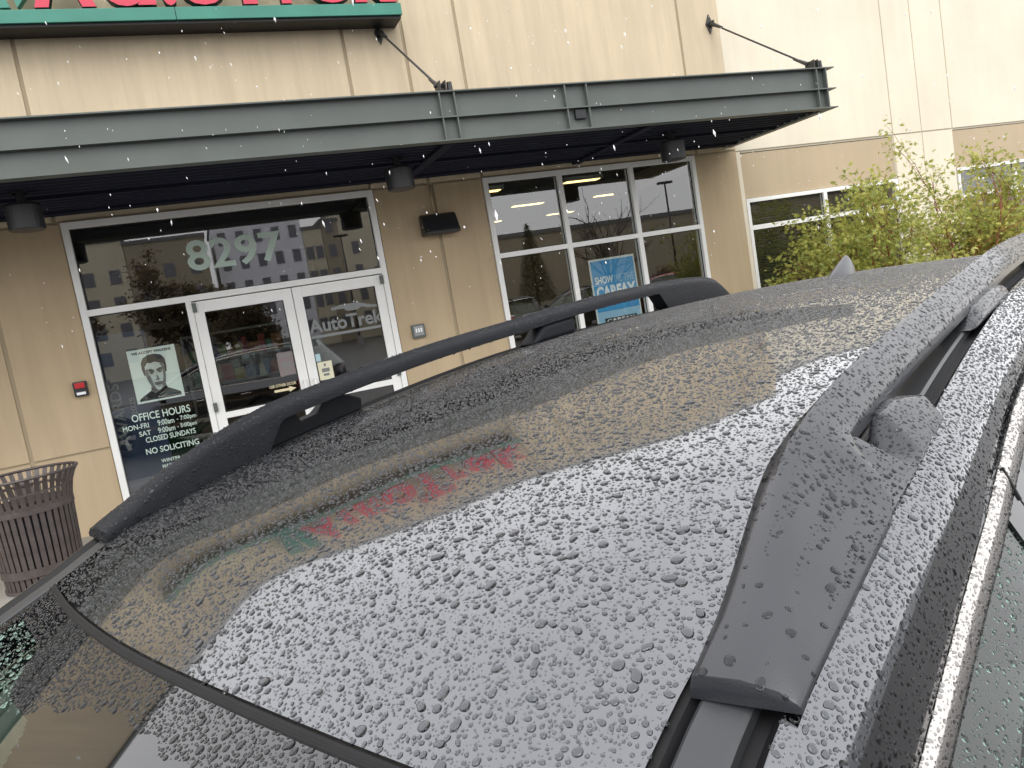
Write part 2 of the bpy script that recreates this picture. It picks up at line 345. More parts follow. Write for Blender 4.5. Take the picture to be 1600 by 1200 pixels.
lg.prism([(1.33, 1.885), (1.44, 1.905), (1.62, 1.905), (1.74, 1.865), (1.82, 1.85), (1.82, 1.83), (1.72, 1.832), (1.66, 1.855), (1.60, 1.83), (1.50, 1.83), (1.46, 1.862), (1.33, 1.862)], GY - .029, GY - .028)
bpart(lg, 'logo_decal', M['vinyl_grey'], d2)
decal('USE OTHER DOOR', .57, .84, 1.175, 1.205, GY - .027, 'vinyl_yel', d1, 'notice_decal', bold=.02)
bpart(MB().prism([(.61, 1.125), (.76, 1.125), (.76, 1.108), (.83, 1.138), (.76, 1.168), (.76, 1.15), (.61, 1.15)], GY - .029, GY - .028), 'arrow_decal', M['vinyl_yel'], d1)
# notice stickers on the doors
def sticker(x0, x1, z0, z1, m, parent, lines=()):
    s = bpart(MB().box(x0, x1, GY - .0285, GY - .0275, z0, z1), 'sticker', M[m], parent)
    return s
M['pinkish'] = mat('faded_pink_paper', (.22, .18, .18), .7); M['yellowish'] = mat('pale_yellow_paper', (.72, .70, .52), .7); M['cyanish'] = mat('pale_blue_paper', (.45, .62, .68), .7); M['greyp'] = mat('grey_ink', (.2, .2, .2), .7)
s1 = sticker(.70, .86, 1.28, 1.52, 'pinkish', d1)
for i, (a, b, c, d) in enumerate(((.72, .84, 1.47, 1.50), (.73, .83, 1.36, 1.42), (.74, .82, 1.31, 1.33))): bpart(MB().box(a, b, GY - .030, GY - .029, c, d), 'sticker_print', M['greyp'], d1)
sticker(1.082, 1.13, 1.36, 1.44, 'cyanish', d2); sticker(1.085, 1.235, 1.16, 1.35, 'yellowish', d2)
for (a, b, c, d) in ((1.15, 1.17, 1.30, 1.33), (1.12, 1.20, 1.24, 1.28), (1.13, 1.19, 1.20, 1.225)): bpart(MB().box(a, b, GY - .030, GY - .029, c, d), 'sticker_print', M['greyp'], d2)

# portrait poster in the side light (generic man)
po = empty('poster', (-.44, GY + .004, 1.27)); tag(po, 'pale poster with a grey portrait of a man in a dark jacket', 'poster')
def pp(mb, name, m): 
    o = mb.build(name, M[m], po); o.location = -po.location; return o
PX0, PX1, PZ0, PZ1 = -.655, -.225, 1.268, 1.788
def q(x, z): return (PX0 + x * (PX1 - PX0), PZ0 + z * (PZ1 - PZ0))
def flat(name, pts, m, k):
    me = MB(); me.prism([q(*p) for p in pts], GY + .004 - .0012 * k, GY + .0052 - .0012 * k); return pp(me, name, m)
M['skin1'] = mat('print_light_grey', (.66, .70, .68), .7, var=.2, vscale=25); M['skin2'] = mat('print_mid_grey', (.16, .17, .17), .7, var=.3, vscale=30); M['skin3'] = mat('print_dark_grey', (.014, .015, .016), .7, var=.4, vscale=30)
flat('sheet', [(0, 0), (1, 0), (1, 1), (0, 1)], 'paper', 0)
def ell(cx, cz, rx, rz, n=20, a0=0, a1=2 * math.pi): return [(cx + rx * math.cos(a0 + (a1 - a0) * i / n), cz + rz * math.sin(a0 + (a1 - a0) * i / n)) for i in range(n)]
flat('jacket', [(.06, .035), (.94, .035), (.93, .10), (.80, .17), (.68, .22), (.66, .30), (.36, .30), (.33, .21), (.20, .15), (.07, .08)], 'skin3', 1)
flat('neck', [(.38, .18), (.62, .18), (.66, .36), (.34, .36)], 'skin2', 2)
flat('hair', [(.26, .50), (.235, .62), (.24, .74), (.30, .83), (.42, .875), (.55, .88), (.68, .845), (.745, .76), (.75, .64), (.73, .52), (.66, .5), (.34, .5)], 'skin3', 2.5)
flat('face', [(.30, .66), (.29, .52), (.31, .40), (.36, .29), (.44, .215), (.53, .205), (.61, .25), (.67, .34), (.70, .48), (.70, .64), (.64, .73), (.52, .76), (.38, .74)], 'skin1', 3.5)
flat('cheek_shadow', [(.30, .60), (.29, .50), (.31, .40), (.36, .29), (.44, .215), (.47, .21), (.42, .30), (.39, .42), (.36, .52), (.35, .62)], 'skin2', 4.5)
flat('face_shadow', [(.60, .74), (.66, .70), (.70, .62), (.70, .48), (.67, .34), (.61, .25), (.56, .22), (.60, .33), (.645, .44), (.655, .56), (.63, .66)], 'skin2', 4.5)
flat('eye_socket', [(.355, .60), (.40, .615), (.475, .585), (.48, .545), (.43, .505), (.37, .525)], 'skin2', 5.0); flat('eye_socket', [(.525, .585), (.60, .62), (.655, .60), (.645, .535), (.59, .51), (.535, .545)], 'skin2', 5.0)
flat('lip_shadow', [(.42, .35), (.52, .36), (.61, .35), (.58, .29), (.52, .28), (.45, .29)], 'skin2', 5.0)
flat('forelock', [(.30, .70), (.36, .735), (.44, .715), (.52, .735), (.60, .705), (.68, .70), (.70, .78), (.60, .84), (.44, .85), (.32, .80)], 'skin3', 5.0)
flat('collar', [(.34, .22), (.40, .27), (.50, .17), (.60, .27), (.66, .23), (.60, .10), (.40, .10)], 'skin3', 3.0)
flat('brow', [(.36, .575), (.47, .555), (.475, .575), (.42, .60), (.36, .60)], 'skin3', 5.5); flat('brow', [(.53, .56), (.64, .585), (.66, .61), (.60, .605), (.53, .58)], 'skin3', 5.5)
flat('eye', [(.385, .54), (.42, .528), (.46, .54), (.42, .552)], 'skin3', 5.5); flat('eye', [(.55, .545), (.585, .533), (.62, .548), (.585, .558)], 'skin3', 5.5)
flat('nose', [(.49, .56), (.51, .50), (.50, .41), (.45, .40), (.48, .385), (.54, .385), (.565, .40), (.54, .42), (.52, .50)], 'skin2', 5.5)
flat('mouth', [(.43, .315), (.49, .325), (.51, .32), (.53, .327), (.60, .32), (.52, .303)], 'skin3', 5.5)
flat('chin_shadow', [(.46, .265), (.52, .258), (.57, .268), (.52, .275)], 'skin2', 5.5)
me = place_text(text_mesh('WE ACCEPT WALKENS', .03), *[q(.09, 0)[0], q(.91, 0)[0], q(0, .905)[1], q(0, .955)[1]], GY + .0015); me.materials.clear()
o = link('lettering', me, M['ink'], po); o.location = -po.location

# blue advertising board in the window
sb = empty('sign_board', (4.78, GY + .02, .62)); tag(sb, 'blue rectangular advertising board standing inside the window behind the roof rail', 'sign')
def sbp(mb, name, m): o = mb.build(name, M[m], sb); o.location = -sb.location; return o
sbp(MB().box(4.455, 5.09, GY + .02, GY + .03, .75, 1.96), 'frame', 'alu'); sbp(MB().box(4.475, 5.07, GY + .016, GY + .0195, 1.32, 1.935), 'panel', 'blue'); sbp(MB().box(4.475, 5.07, GY + .017, GY + .0195, .80, 1.318), 'panel', 'lblue')
def sbt(body, x0, x1, z0, z1, m, bold, y=GY + .014):
    me = place_text(text_mesh(body, bold), x0, x1, z0, z1, y); me.materials.clear(); o = link('lettering', me, M[m], sb); o.location = -sb.location
sbt('SHOW', 4.50, 4.755, 1.655, 1.745, 'white', .03); sbt('ME THE', 4.775, 5.05, 1.655, 1.745, 'lblue', 0); sbt('CARFAX', 4.50, 5.055, 1.47, 1.63, 'white', .045)
sbp(MB().box(4.56, 5.01, GY + .0135, GY + .0155, 1.165, 1.235), 'strip', 'ltblack'); sbt('CARFAX', 4.585, 4.985, 1.178, 1.222, 'white', .02, GY + .011); sbp(MB().box(4.55, 5.0, GY + .0135, GY + .0155, 1.03, 1.150), 'strip', 'blue'); sbt('ADVANTAGE', 4.575, 4.98, 1.095, 1.14, 'white', .02, GY + .011); sbt('DEALER', 4.64, 4.91, 1.042, 1.078, 'white', .02, GY + .011)
sbp(MB().box(4.6, 4.64, GY + .02, GY + .3, .62, .76), 'foot', 'steel'); sbp(MB().box(4.9, 4.94, GY + .02, GY + .3, .62, .76), 'foot', 'steel')
shelf = MB().box(3.4, 6.0, GY + .05, GY + .45, .55, .62).build('window_ledge', M['inner_wall']); tag(shelf, 'low ledge inside the three-bay window under the blue board', 'ledge')
# round sticker low in window
st = MB(); st.prism([(3.48 + .07 * math.cos(t * math.pi / 12), 1.02 + .07 * math.sin(t * math.pi / 12)) for t in range(24)], WY + .024, WY + .028)
bpart(st, 'sticker', M['vinyl'], win)

# navy banner, plant, shelf inside
bn = empty('banner', (-.78, WY + .25, .12)); tag(bn, 'dark blue awards banner inside the side light left of the poster', 'banner')
o = MB().box(-.98, -.47, WY + .24, WY + .25, .2, 1.98).build('sheet', M['navy'], bn); o.location = -bn.location
o = MB().tube([(-.98, WY + .245, .2), (-.47, WY + .245, .2)], .02, 8).build('base_bar', M['steel'], bn); o.location = -bn.location
for body, z0, z1, x0, x1 in (('AWARDS', .86, 1.50, -.90, -.80), ('2025', 1.16, 1.34, -.74, -.69)):
    me = place_text(text_mesh(body, .02), 0, z1 - z0, 0, x1 - x0, 0); co = np.empty(len(me.vertices) * 3); me.vertices.foreach_get('co', co); co = co.reshape(-1, 3)
    n2 = np.column_stack([x1 - co[:, 2], np.full(len(co), WY + .236), z0 + co[:, 0]]); me.vertices.foreach_set('co', n2.ravel()); me.materials.clear()
    o = link('lettering', me, M['vinyl_yel'] if body == 'XX' else M['vinyl_grey'], bn); o.location = -bn.location
pl = empty('potted_plant', (-.45, WY + .75, .12)); tag(pl, 'green leafy potted plant inside the side light under the poster', 'plant')
MB().lathe([(0, 0), (.14, 0), (.17, .28), (.18, .3), (.15, .3), (.15, .26), (0, .26)], n=24).build('pot', M['black'], pl, smooth=True)
lf = MB()
for i in range(70):
    a = random.uniform(0, 6.283); l = random.uniform(.3, .62); h = random.uniform(.35, .8); w = random.uniform(.03, .05); d = Vector((math.cos(a), math.sin(a), 0)); s_ = Vector((-d.y, d.x, 0))
    p = [Vector((0, 0, .27)) + d * l * t * .75 + Vector((0, 0, h * t * (1.3 - .6 * t))) for t in (0, .3, .6, .85, 1)]; ww = [.012, w * .7, w, w * .6, .003]
    vs = []
    for pt, k in zip(p, ww): vs += [pt + s_ * k, pt + Vector((0, 0, -.012)), pt - s_ * k]
    lf.add(vs, [(3 * j, 3 * j + 1, 3 * j + 4, 3 * j + 3) for j in range(4)] + [(3 * j + 1, 3 * j + 2, 3 * j + 5, 3 * j + 4) for j in range(4)])
lf.build('foliage', M['leaf_in'], pl, smooth=True)
sh = empty('shelf_unit', (.55, 11.6, .12)); tag(sh, 'shelf with coloured boxes seen through the left entrance door', 'shelf')
b = MB()
for z in (.02, .55, 1.05, 1.38, 1.75): b.box(-.75, .75, -.15, .2, z, z + .03)
b.box(-.78, -.75, -.15, .2, 0, 1.78); b.box(.75, .78, -.15, .2, 0, 1.78)
b.build('rack', mat('grey_shelf', (.45, .45, .42), .5), sh)
x = -.7; cols = [(.55, .45, .05), (.5, .05, .04), (.5, .2, .03), (.05, .3, .12), (.6, .6, .58), (.05, .12, .35), (.6, .55, .4)]
cm = [mat('box_print', c, .5) for c in cols]
for z in (1.08, 1.41):
    x = -.7
    while x < .6:
        w = random.uniform(.05, .16); MB().box(x, x + w, -.12, .12, z + .001, z + random.uniform(.14, .25)).build('box', random.choice(cm), sh); x += w + .006
dk = empty('reception_desk', (.6, 10.3, .12)); tag(dk, 'pale reception desk behind the glass entrance doors', 'desk')
MB().box(-1.0, 1.0, -.3, .3, .70, .75, bev=.01).build('top', mat('pale_laminate', (.5, .47, .4), .4), dk); MB().box(-.95, .95, -.2, .25, 0, .70).build('body', mat('wood_laminate', (.16, .1, .06), .4, var=.2, vscale=5), dk)
# inner door frames on the far wall
for i, xx in enumerate((-.3, 3.9)):
    ddr = empty('inner_door', (xx, 15.12, .12)); tag(ddr, ['white framed inner door seen through the left of the entrance', 'white framed inner door at the back of the window room'][i], 'door')
    fb = MB(); fb.box(-.55, -.47, -.02, .06, 0, 2.15); fb.box(.47, .55, -.02, .06, 0, 2.15); fb.box(-.47, .47, -.02, .06, 2.07, 2.15); fb.build('frame', M['alu'], ddr); MB().box(-.468, .468, .0, .05, 0, 2.068).build('leaf', mat('dark_door', (.05, .06, .05), .4), ddr)
# ceiling lights, warm, in rows
for i, (cx, cy) in enumerate([(x, y) for y in (10.2, 12.2, 14.2) for x in (4.0, 5.6, 7.2)] ):
    cl = empty('ceiling_light', (cx, cy, 3.25)); tag(cl, 'lit warm ceiling light inside behind the windows', 'ceiling light', 'warm ceiling lights inside the office')
    MB().box(-.32, .32, -.10, .10, -.06, 0, bev=.01).build('housing', M['alu'], cl); MB().box(-.28, .28, -.07, .07, -.068, -.0605).build('diffuser', M['lamp'], cl)

# ------------------------------------------------------------------ entrance canopy
FY = 6.45
cn = empty('entrance_canopy', (0, FY, 3.09)); tag(cn, 'dark grey green steel canopy hung over the entrance by tie rods', 'canopy')
def cpart(mb, name, m, parent=None, smooth=False, fix=False):
    o = mb.build(name, M[m] if isinstance(m, str) else m, parent or cn, smooth, fix); o.location = -cn.location; return o
def cpart2(mb, name, m, parent, smooth=False):
    o = mb.build(name, M[m], parent, smooth); o.location = (0, 0, 0); return o
CX0, CX1 = -9.0, 6.66
cpart(MB().box(CX0, CX1, FY, FY + .012, 3.10, 3.50), 'fascia', 'steel')
cpart(MB().box(CX1 - .012, CX1, FY + .0125, WY - .02, 3.10, 3.50), 'fascia', 'steel')
for z in (3.09, 3.285, 3.50):
    cpart(MB().box(CX0, CX1 + .055, FY - .055, FY + .06, z, z + .011), 'flange', 'steel')
    cpart(MB().box(CX1 - .05, CX1 + .055, FY + .0605, WY - .02, z, z + .011), 'flange', 'steel')
for xx in (2.285, 2.42, 3.49, 3.715, 6.475, 6.60, -1.97, -1.835, -6.2, -6.07):
    cpart(MB().box(xx - .006, xx + .006, FY - .05, FY - .001, 3.1015, 3.284), 'stiffener', 'steel'); cpart(MB().box(xx - .006, xx + .006, FY - .05, FY - .001, 3.2965, 3.499), 'stiffener', 'steel')
cpart(MB().box(3.57, 3.68, FY - .035, FY - .001, 3.19, 3.272, bev=.005), 'junction_box', 'black')
# corrugated deck under the canopy
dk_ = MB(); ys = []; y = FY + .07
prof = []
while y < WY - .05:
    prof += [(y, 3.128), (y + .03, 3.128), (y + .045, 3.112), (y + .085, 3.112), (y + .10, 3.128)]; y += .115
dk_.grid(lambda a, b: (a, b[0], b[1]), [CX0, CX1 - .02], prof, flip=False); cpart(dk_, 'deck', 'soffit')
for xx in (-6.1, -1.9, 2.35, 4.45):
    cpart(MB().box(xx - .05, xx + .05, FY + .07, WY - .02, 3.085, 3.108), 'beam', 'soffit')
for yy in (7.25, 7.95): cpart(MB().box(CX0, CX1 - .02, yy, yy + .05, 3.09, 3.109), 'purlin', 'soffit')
for (wx, wz, ex) in ((2.378, 4.65, 2.35), (6.635, 4.63, 6.535), (-1.88, 4.65, -1.91), (-6.1, 4.65, -6.13)):
    rod = MB().tube([(wx, WY - .09, wz - .035), (ex, FY + .12, 3.60)], .011, 8); ro = cpart(rod, 'tie_rod', 'bronze', smooth=True)
    b = MB(); b.prism([(wx + .055 * math.cos(t * math.pi / 2) * (1.0), wz + .12 * math.sin(t * math.pi / 2)) for t in range(4)], WY - .016, WY - .001); b.box(wx - .008, wx + .008, WY - .10, WY - .016, wz - .05, wz + .02)
    b.tube([(wx - .03, WY - .085, wz - .03), (wx + .03, WY - .085, wz - .03)], .014, 8); b.tube([(wx, WY - .05, wz - .01), (ex + (wx - ex) * .88, WY - .25, wz - .13)], [.028, .016], 8); cpart2(b, 'wall_bracket', 'bronze', ro)
    b = MB()
    for s_ in (-.025, .025): b.box(ex + s_ - .006, ex + s_ + .006, FY + .0, FY + .13, 3.512, 3.61)
    b.tube([(ex - .045, FY + .1, 3.595), (ex + .045, FY + .1, 3.595)], .018, 8); b.tube([(ex + .07, FY + .03, 3.512), (ex + .07, FY + .03, 3.60)], [.028, .024], 8); b.tube([(ex, FY + .12, 3.60), (ex + (wx - ex) * .12, FY + .12 + .2, 3.60 + .12)], [.024, .014], 8); cpart2(b, 'clevis', 'bronze', ro)
# cylinder downlights
for i, xx in enumerate((-1.04, 1.98, 4.98)):
    dl = empty('downlight', (xx, 7.0, 3.12)); tag(dl, ['black cylinder downlight under the canopy at the left image edge', 'black cylinder downlight under the canopy above the entrance door corner', 'black cylinder downlight under the canopy in front of the three-bay window'][i], 'lamp', 'downlights under the canopy')
    MB().lathe([(0, -.30), (.12, -.30), (.128, -.295), (.128, -.12), (.12, -.10), (.03, -.08), (.03, .0)], n=28).build('housing', M['black'], dl, smooth=False); MB().lathe([(.05, -.02), (.05, .01), (0, .01)], n=16).build('mount', M['black'], dl)
# wall pack light + conduit
wp = empty('wall_light', (2.645, WY, 2.6)); tag(wp, 'dark bronze box light on the tan wall between door and window', 'lamp')
b = MB(); b.prism([(0, .11), (-.06, .115), (-.10, .09), (-.19, -.09), (-.185, -.115), (0, -.115)], -.2, .2, 'X'); o = b.build('housing', M['bronze'], wp, fix=True); bevel(o, .012, 2)
b = MB(); b.prism([(-.105, .06), (-.112, .062), (-.194, -.075), (-.188, -.08)], -.165, .165, 'X'); b.build('lens', M['black'], wp, fix=True)
MB().tube([(-.015, -.015, .11), (-.015, -.015, .425)], .011, 8).build('conduit', M['tan'], wp, smooth=True)
# small boxes by the door
kb_ = empty('intercom_box', (2.215, WY, 1.49)); tag(kb_, 'small grey button plate on the tan wall right of the doors', 'button box')
MB().box(-.075, .075, -.035, 0, -.075, .075, bev=.012).build('housing', M['steel'], kb_); MB().box(-.055, .055, -.04, -.0352, -.05, .055, bev=.003).build('plate', mat('dull_metal', (.32, .33, .33), .4, .6), kb_)
for dx in (-.028, 0, .028): MB().box(dx - .008, dx + .008, -.044, -.0402, -.012, .03).build('button', M['white'], kb_)
fr = empty('alarm_box', (-1.093, WY, 1.515)); tag(fr, 'small black box with red top on the tan wall left of the doors', 'alarm box')
MB().box(-.06, .06, -.045, 0, -.07, .07, bev=.014).build('housing', M['black'], fr); MB().box(-.042, .042, -.052, -.0452, .008, .058, bev=.004).build('cover', M['redplastic'], fr); MB().box(-.038, .038, -.05, -.0452, -.055, -.03).build('label_strip', M['white'], fr)

# ------------------------------------------------------------------ wall sign
sg = empty('wall_sign', (.8, 7.95, 4.72)); tag(sg, 'red channel letter sign on a green bar above the canopy', 'sign')
SY = 7.93
def sgp(mb, name, mats): o = mb.build(name, mats, sg); o.location = -sg.location; return o
for a, b in ((-3.2, .40), (.405, 2.575)): sgp(MB().box(a, b, SY - .03, WY - .001, 4.725, 4.838, bev=.004), 'bar', M['green'])
sgp(MB().box(-3.19, 2.565, SY, WY - .001, 4.700, 4.724), 'bar_underside', M['ltblack'])
lets = [('A', -.735, -.245), ('u', -.175, .255), ('t', .285, .43), ('o', .455, .905), ('T', .84, 1.345), ('r', 1.385, 1.63), ('e', 1.65, 2.07), ('k', 2.11, 2.54)]
CAP = .62
for ch, x0, x1 in lets:
    hh = {'A': CAP, 'T': CAP, 'k': CAP, 't': CAP * .86}.get(ch, CAP * .72)
    me = text_mesh(ch, .035, .1); ex = place_text(me, x0, x1, 4.853, 4.853 + hh, SY + .02)
    n = len(me.vertices); co = np.empty(n * 3); me.vertices.foreach_get('co', co); co = co.reshape(-1, 3); mid = co[:, 1].mean(); co[:, 1] = np.where(co[:, 1] < mid, SY - .03, SY + .08); me.vertices.foreach_set('co', co.ravel()); me.update()
    me.materials.clear(); me.materials.append(M['ltblack']); me.materials.append(M['red'])
    me.polygons.foreach_set('material_index', [1 if p.normal.y < -.9 else 0 for p in me.polygons])
    o = link('letter', me, [], sg); o.location = -sg.location
for pts in ([(-1.02, 5.50), (-.80, 5.50), (-.70, 5.06), (-.865, 4.86)], [(-1.42, 5.50), (-1.08, 5.50), (-.92, 4.86), (-1.0, 4.86)]):
    sgp(MB().prism(pts, SY - .02, SY + .07), 'emblem', [M['green']])

# ------------------------------------------------------------------ litter bin
tc = empty('litter_bin', (-1.415, 6.75, .13)); tag(tc, 'brown slatted steel litter bin with flared rim beside the entrance', 'litter bin')
NS = 38; H_ = .86
sp = [(.265, .03), (.275, .30), (.285, .55), (.295, .66), (.312, .74), (.338, .80), (.365, .845)]
sm = MB(); hw = .0165
for i, (r, z) in enumerate(sp): sm.v += [(r, -hw, z), (r, hw, z), (r + .006, hw, z), (r + .006, -hw, z)]
for i in range(len(sp) - 1):
    for k in range(4): sm.f.append((4 * i + k, 4 * i + (k + 1) % 4, 4 * i + 4 + (k + 1) % 4, 4 * i + 4 + k)); sm.mi.append(0)
sme = sm.mesh('slat', True)
for k in range(NS):
    o = link('slat', sme, M['can'], tc); o.rotation_euler = (0, 0, 2 * math.pi * k / NS)
def ring(name, r0, r1, z0, z1, m='can'): return MB().lathe([(r0, z0), (r1, z0), (r1, z1), (r0, z1), (r0, z0)], n=48).build(name, M[m], tc)
ring('band', .278, .298, .58, .645); ring('band', .268, .286, .12, .18); ring('base_ring', .05, .28, .0, .03)
MB().lathe([(.365 + .011 * math.cos(t * math.pi / 5), .848 + .011 * math.sin(t * math.pi / 5)) for t in range(11)], n=56).build('rim', M['can'], tc, smooth=True)
MB().lathe([(.30, .725), (.30, .74), (.316, .745), (.318, .728), (.30, .725)], n=48).build('band', M['can'], tc)
MB().lathe([(0, .04), (.235, .04), (.25, .60), (.245, .60), (.23, .05)], n=32).build('liner', M['liner'], tc)

# ------------------------------------------------------------------ car
def paint(name, base, flake=0.0):
    m = bpy.data.materials.new(name); m.use_nodes = True; nt = m.node_tree; N = nt.nodes.new; L = nt.links.new; b = nt.nodes['Principled BSDF']
    b.inputs['Base Color'].default_value = (*base, 1); b.inputs['Metallic'].default_value = 1.0; b.inputs['Roughness'].default_value = 0.10; b.inputs['Coat Weight'].default_value = 1.0; b.inputs['Coat Roughness'].default_value = 0.01; b.inputs['Coat IOR'].default_value = 1.5
    return m
M['paint'] = paint('dark_grey_metallic_paint', (0.158, 0.162, 0.172))
M['rail'] = mat('satin_grey_rail', (0.026, 0.0275, 0.033), 0.36, 0.15, 0.5, coat=.45, coat_r=.08, bump=0.10, bscale=900)
M['railblk'] = mat('satin_black_rail', (0.008, 0.009, 0.012), 0.6, 0.0, 0.25, bump=0.12, bscale=900)
M['rubber'] = mat('black_rubber', (0.007, 0.007, 0.008), 0.5, 0.0, 0.25, var=.2, vscale=30)
M['gloss_black'] = mat('gloss_black_trim', (0.008, 0.008, 0.009), 0.08, 0, .5, coat=.6)  # pillar covers, and the dark reflection painted along the lower cantrails
M['frit'] = mat('black_glass_frit', (0.006, 0.006, 0.007), 0.02, 0, .5, ior=1.9)
M['chrome'] = mat('chrome_trim', (0.55, 0.52, 0.49), 0.12, 1.0, bump=.05, bscale=160)
M['cglass'] = glass('car_glass', (0.66, 0.80, 0.72), 0.09)
M['wglass'] = glass('windshield_glass', (0.72, 0.90, 0.80), 0.13)
M['cabin'] = mat('dark_cabin_trim', (0.03, 0.03, 0.032), 0.7, bump=.2, bscale=200)
M['tyre'] = mat('tyre_rubber', (0.015, 0.015, 0.016), 0.7); M['alloy'] = mat('alloy_wheel', (.45, .46, .47), .3, .9)
M['tail'] = mat('red_tail_lens', (.45, .01, .015), .15, coat=.8); M['head'] = mat('headlamp_lens', (.6, .62, .65), .1, .4, coat=.8)
YAW = R(26.0); CO = Vector((.049, .845, 0))
EU = [-1.3, -1.0, -.6, -.35, -.2, -.1, 0, .15, .3, .53, .73, .93, 1.18, 1.5, 1.75, 2.0, 2.2]
EZ = [.80, .955, 1.165, 1.290, 1.362, 1.406, 1.446, 1.480, 1.503, 1.527, 1.544, 1.555, 1.559, 1.556, 1.550, 1.540, 1.525]
def interp(X, Y, u):
    n = len(X)
    if u <= X[0]: return Y[0] + (u - X[0]) * (Y[1] - Y[0]) / (X[1] - X[0])
    if u >= X[-1]: return Y[-1]
    i = max(0, min(n - 2, int(np.searchsorted(X, u)) - 1))
    def m(j):
        if j == 0: return (Y[1] - Y[0]) / (X[1] - X[0])
        if j == n - 1: return (Y[-1] - Y[-2]) / (X[-1] - X[-2])
        return (Y[j + 1] - Y[j - 1]) / (X[j + 1] - X[j - 1])
    h = X[i + 1] - X[i]; t = (u - X[i]) / h
    return (2 * t ** 3 - 3 * t * t + 1) * Y[i] + (t ** 3 - 2 * t * t + t) * h * m(i) + (-2 * t ** 3 + 3 * t * t) * Y[i + 1] + (t ** 3 - t * t) * h * m(i + 1)
def ze(u): return interp(EU, EZ, u) + .0201 * (u - .5)
def shear(u): return -.0024
def wid(u): return .48 + (.26 * (-u - .08) if u < -.08 else 0) - (.03 * max(0, u - .3))
def sm01(a, b, x): t = min(1, max(0, (x - a) / (b - a))); return t * t * (3 - 2 * t)
def zoff(u, v): return (1 - sm01(.0, .6, u)) * (.003 * sm01(.36, .5, v) - .016 * sm01(.34, .5, -v)) - .0055 * max(-1.1, min(1.1, v / .48)) ** 3
def eo(u, s): return ze(u) + shear(u) * s * .5 + zoff(u, s * .5)
def zr(u, v, w=None):
    w = wid(u); return ze(u) + shear(u) * v + zoff(u, v) + .0135 * (1 - min(1.15, abs(v) / w) ** 1.92)
def seam(v): return -.149 + (.048 if v > 0 else .016) * (v / .48) ** 2
def smooth01(a, b, x): t = min(1, max(0, (x - a) / (b - a))); return t * t * (3 - 2 * t)
car = empty('parked_car', (CO.x, CO.y, 0), YAW); tag(car, 'dark grey wet car with roof rails parked before the entrance, in the foreground', 'car')
RE = 2.02
us01 = np.linspace(0, 1, 61)
# roof panel
def roof_fn(s, t):
    w = 1; v = t * wid(.0); u0 = seam(v) + .0052; u = u0 + (RE - u0) * s; v = t * wid(u); return (u, v, zr(u, v))
rf = MB().grid(roof_fn, list(np.linspace(0, 1, 90)), list(np.linspace(-1, 1, 41)))
roof = rf.build('roof', M['paint'], car, smooth=True)
MB().grid(lambda s, t: (lambda p: (p[0], p[1] * .98, p[2] - .03))(roof_fn(s, t)), list(np.linspace(0, 1, 12)), list(np.linspace(-1, 1, 9)), flip=True).build('headliner', mat('grey_headliner', (.25, .25, .24), .9), car, smooth=True)
# windshield
WB = -1.02
def ws_fn(s, t):
    v0 = t * .48; u0 = seam(v0) - .0050; u1 = WB - .06 * (1 - t * t); u = u0 + (u1 - u0) * s; v = t * wid(u) * .985; return (u, v, zr(u, v) - .002)
ss = list(np.linspace(0, 1, 40)); ts = list(np.linspace(-1, 1, 41))
def in_frit(s, t):
    u, v, z = ws_fn(s, t)
    d = seam(t * .48) - u
    return d < .045 + .045 * (1 - smooth01(.25, .33, abs(v))) + .05 * (1 - smooth01(.1, .17, abs(v))) or abs(t) > .955
def sub_grid(fn, ss, ts, keep, off=0.0):
    mb = MB(); idx = {}
    def vi(i, j):
        if (i, j) not in idx:
            p = fn(ss[i], ts[j]); idx[(i, j)] = len(mb.v); mb.v.append((p[0], p[1], p[2] + off))
        return idx[(i, j)]
    for i in range(len(ss) - 1):
        for j in range(len(ts) - 1):
            if keep((ss[i] + ss[i + 1]) / 2, (ts[j] + ts[j + 1]) / 2): mb.f.append((vi(i, j), vi(i, j + 1), vi(i + 1, j + 1), vi(i + 1, j))); mb.mi.append(0)
    return mb
fs = list(np.linspace(0, .3, 100)) + list(np.linspace(.3, 1, 24))[1:]; ft = list(np.linspace(-1, 1, 161))
wind = sub_grid(ws_fn, fs, ft, lambda s, t: not in_frit(s, t)).build('windshield', M['wglass'], car, smooth=True)
sub_grid(ws_fn, fs, ft, in_frit).build('frit_band', M['frit'], wind, smooth=True)
# rubber seal in the seam
sl = MB(); prof = [(-.0056, -.003), (-.0050, .0005), (-.0038, .0009), (-.0026, -.0012), (-.001, .0003), (.001, .0010), (.003, .0002), (.0038, -.002), (.0056, -.004)]
sl.grid(lambda t, p: (seam(t * .48) + p[0], t * wid(seam(t * .48)), zr(seam(t * .48) + p[0], t * wid(seam(t * .48))) + p[1]), list(np.linspace(-1, 1, 81)), prof, flip=True)
sl.build('windshield_seal', M['rubber'], car, smooth=True)
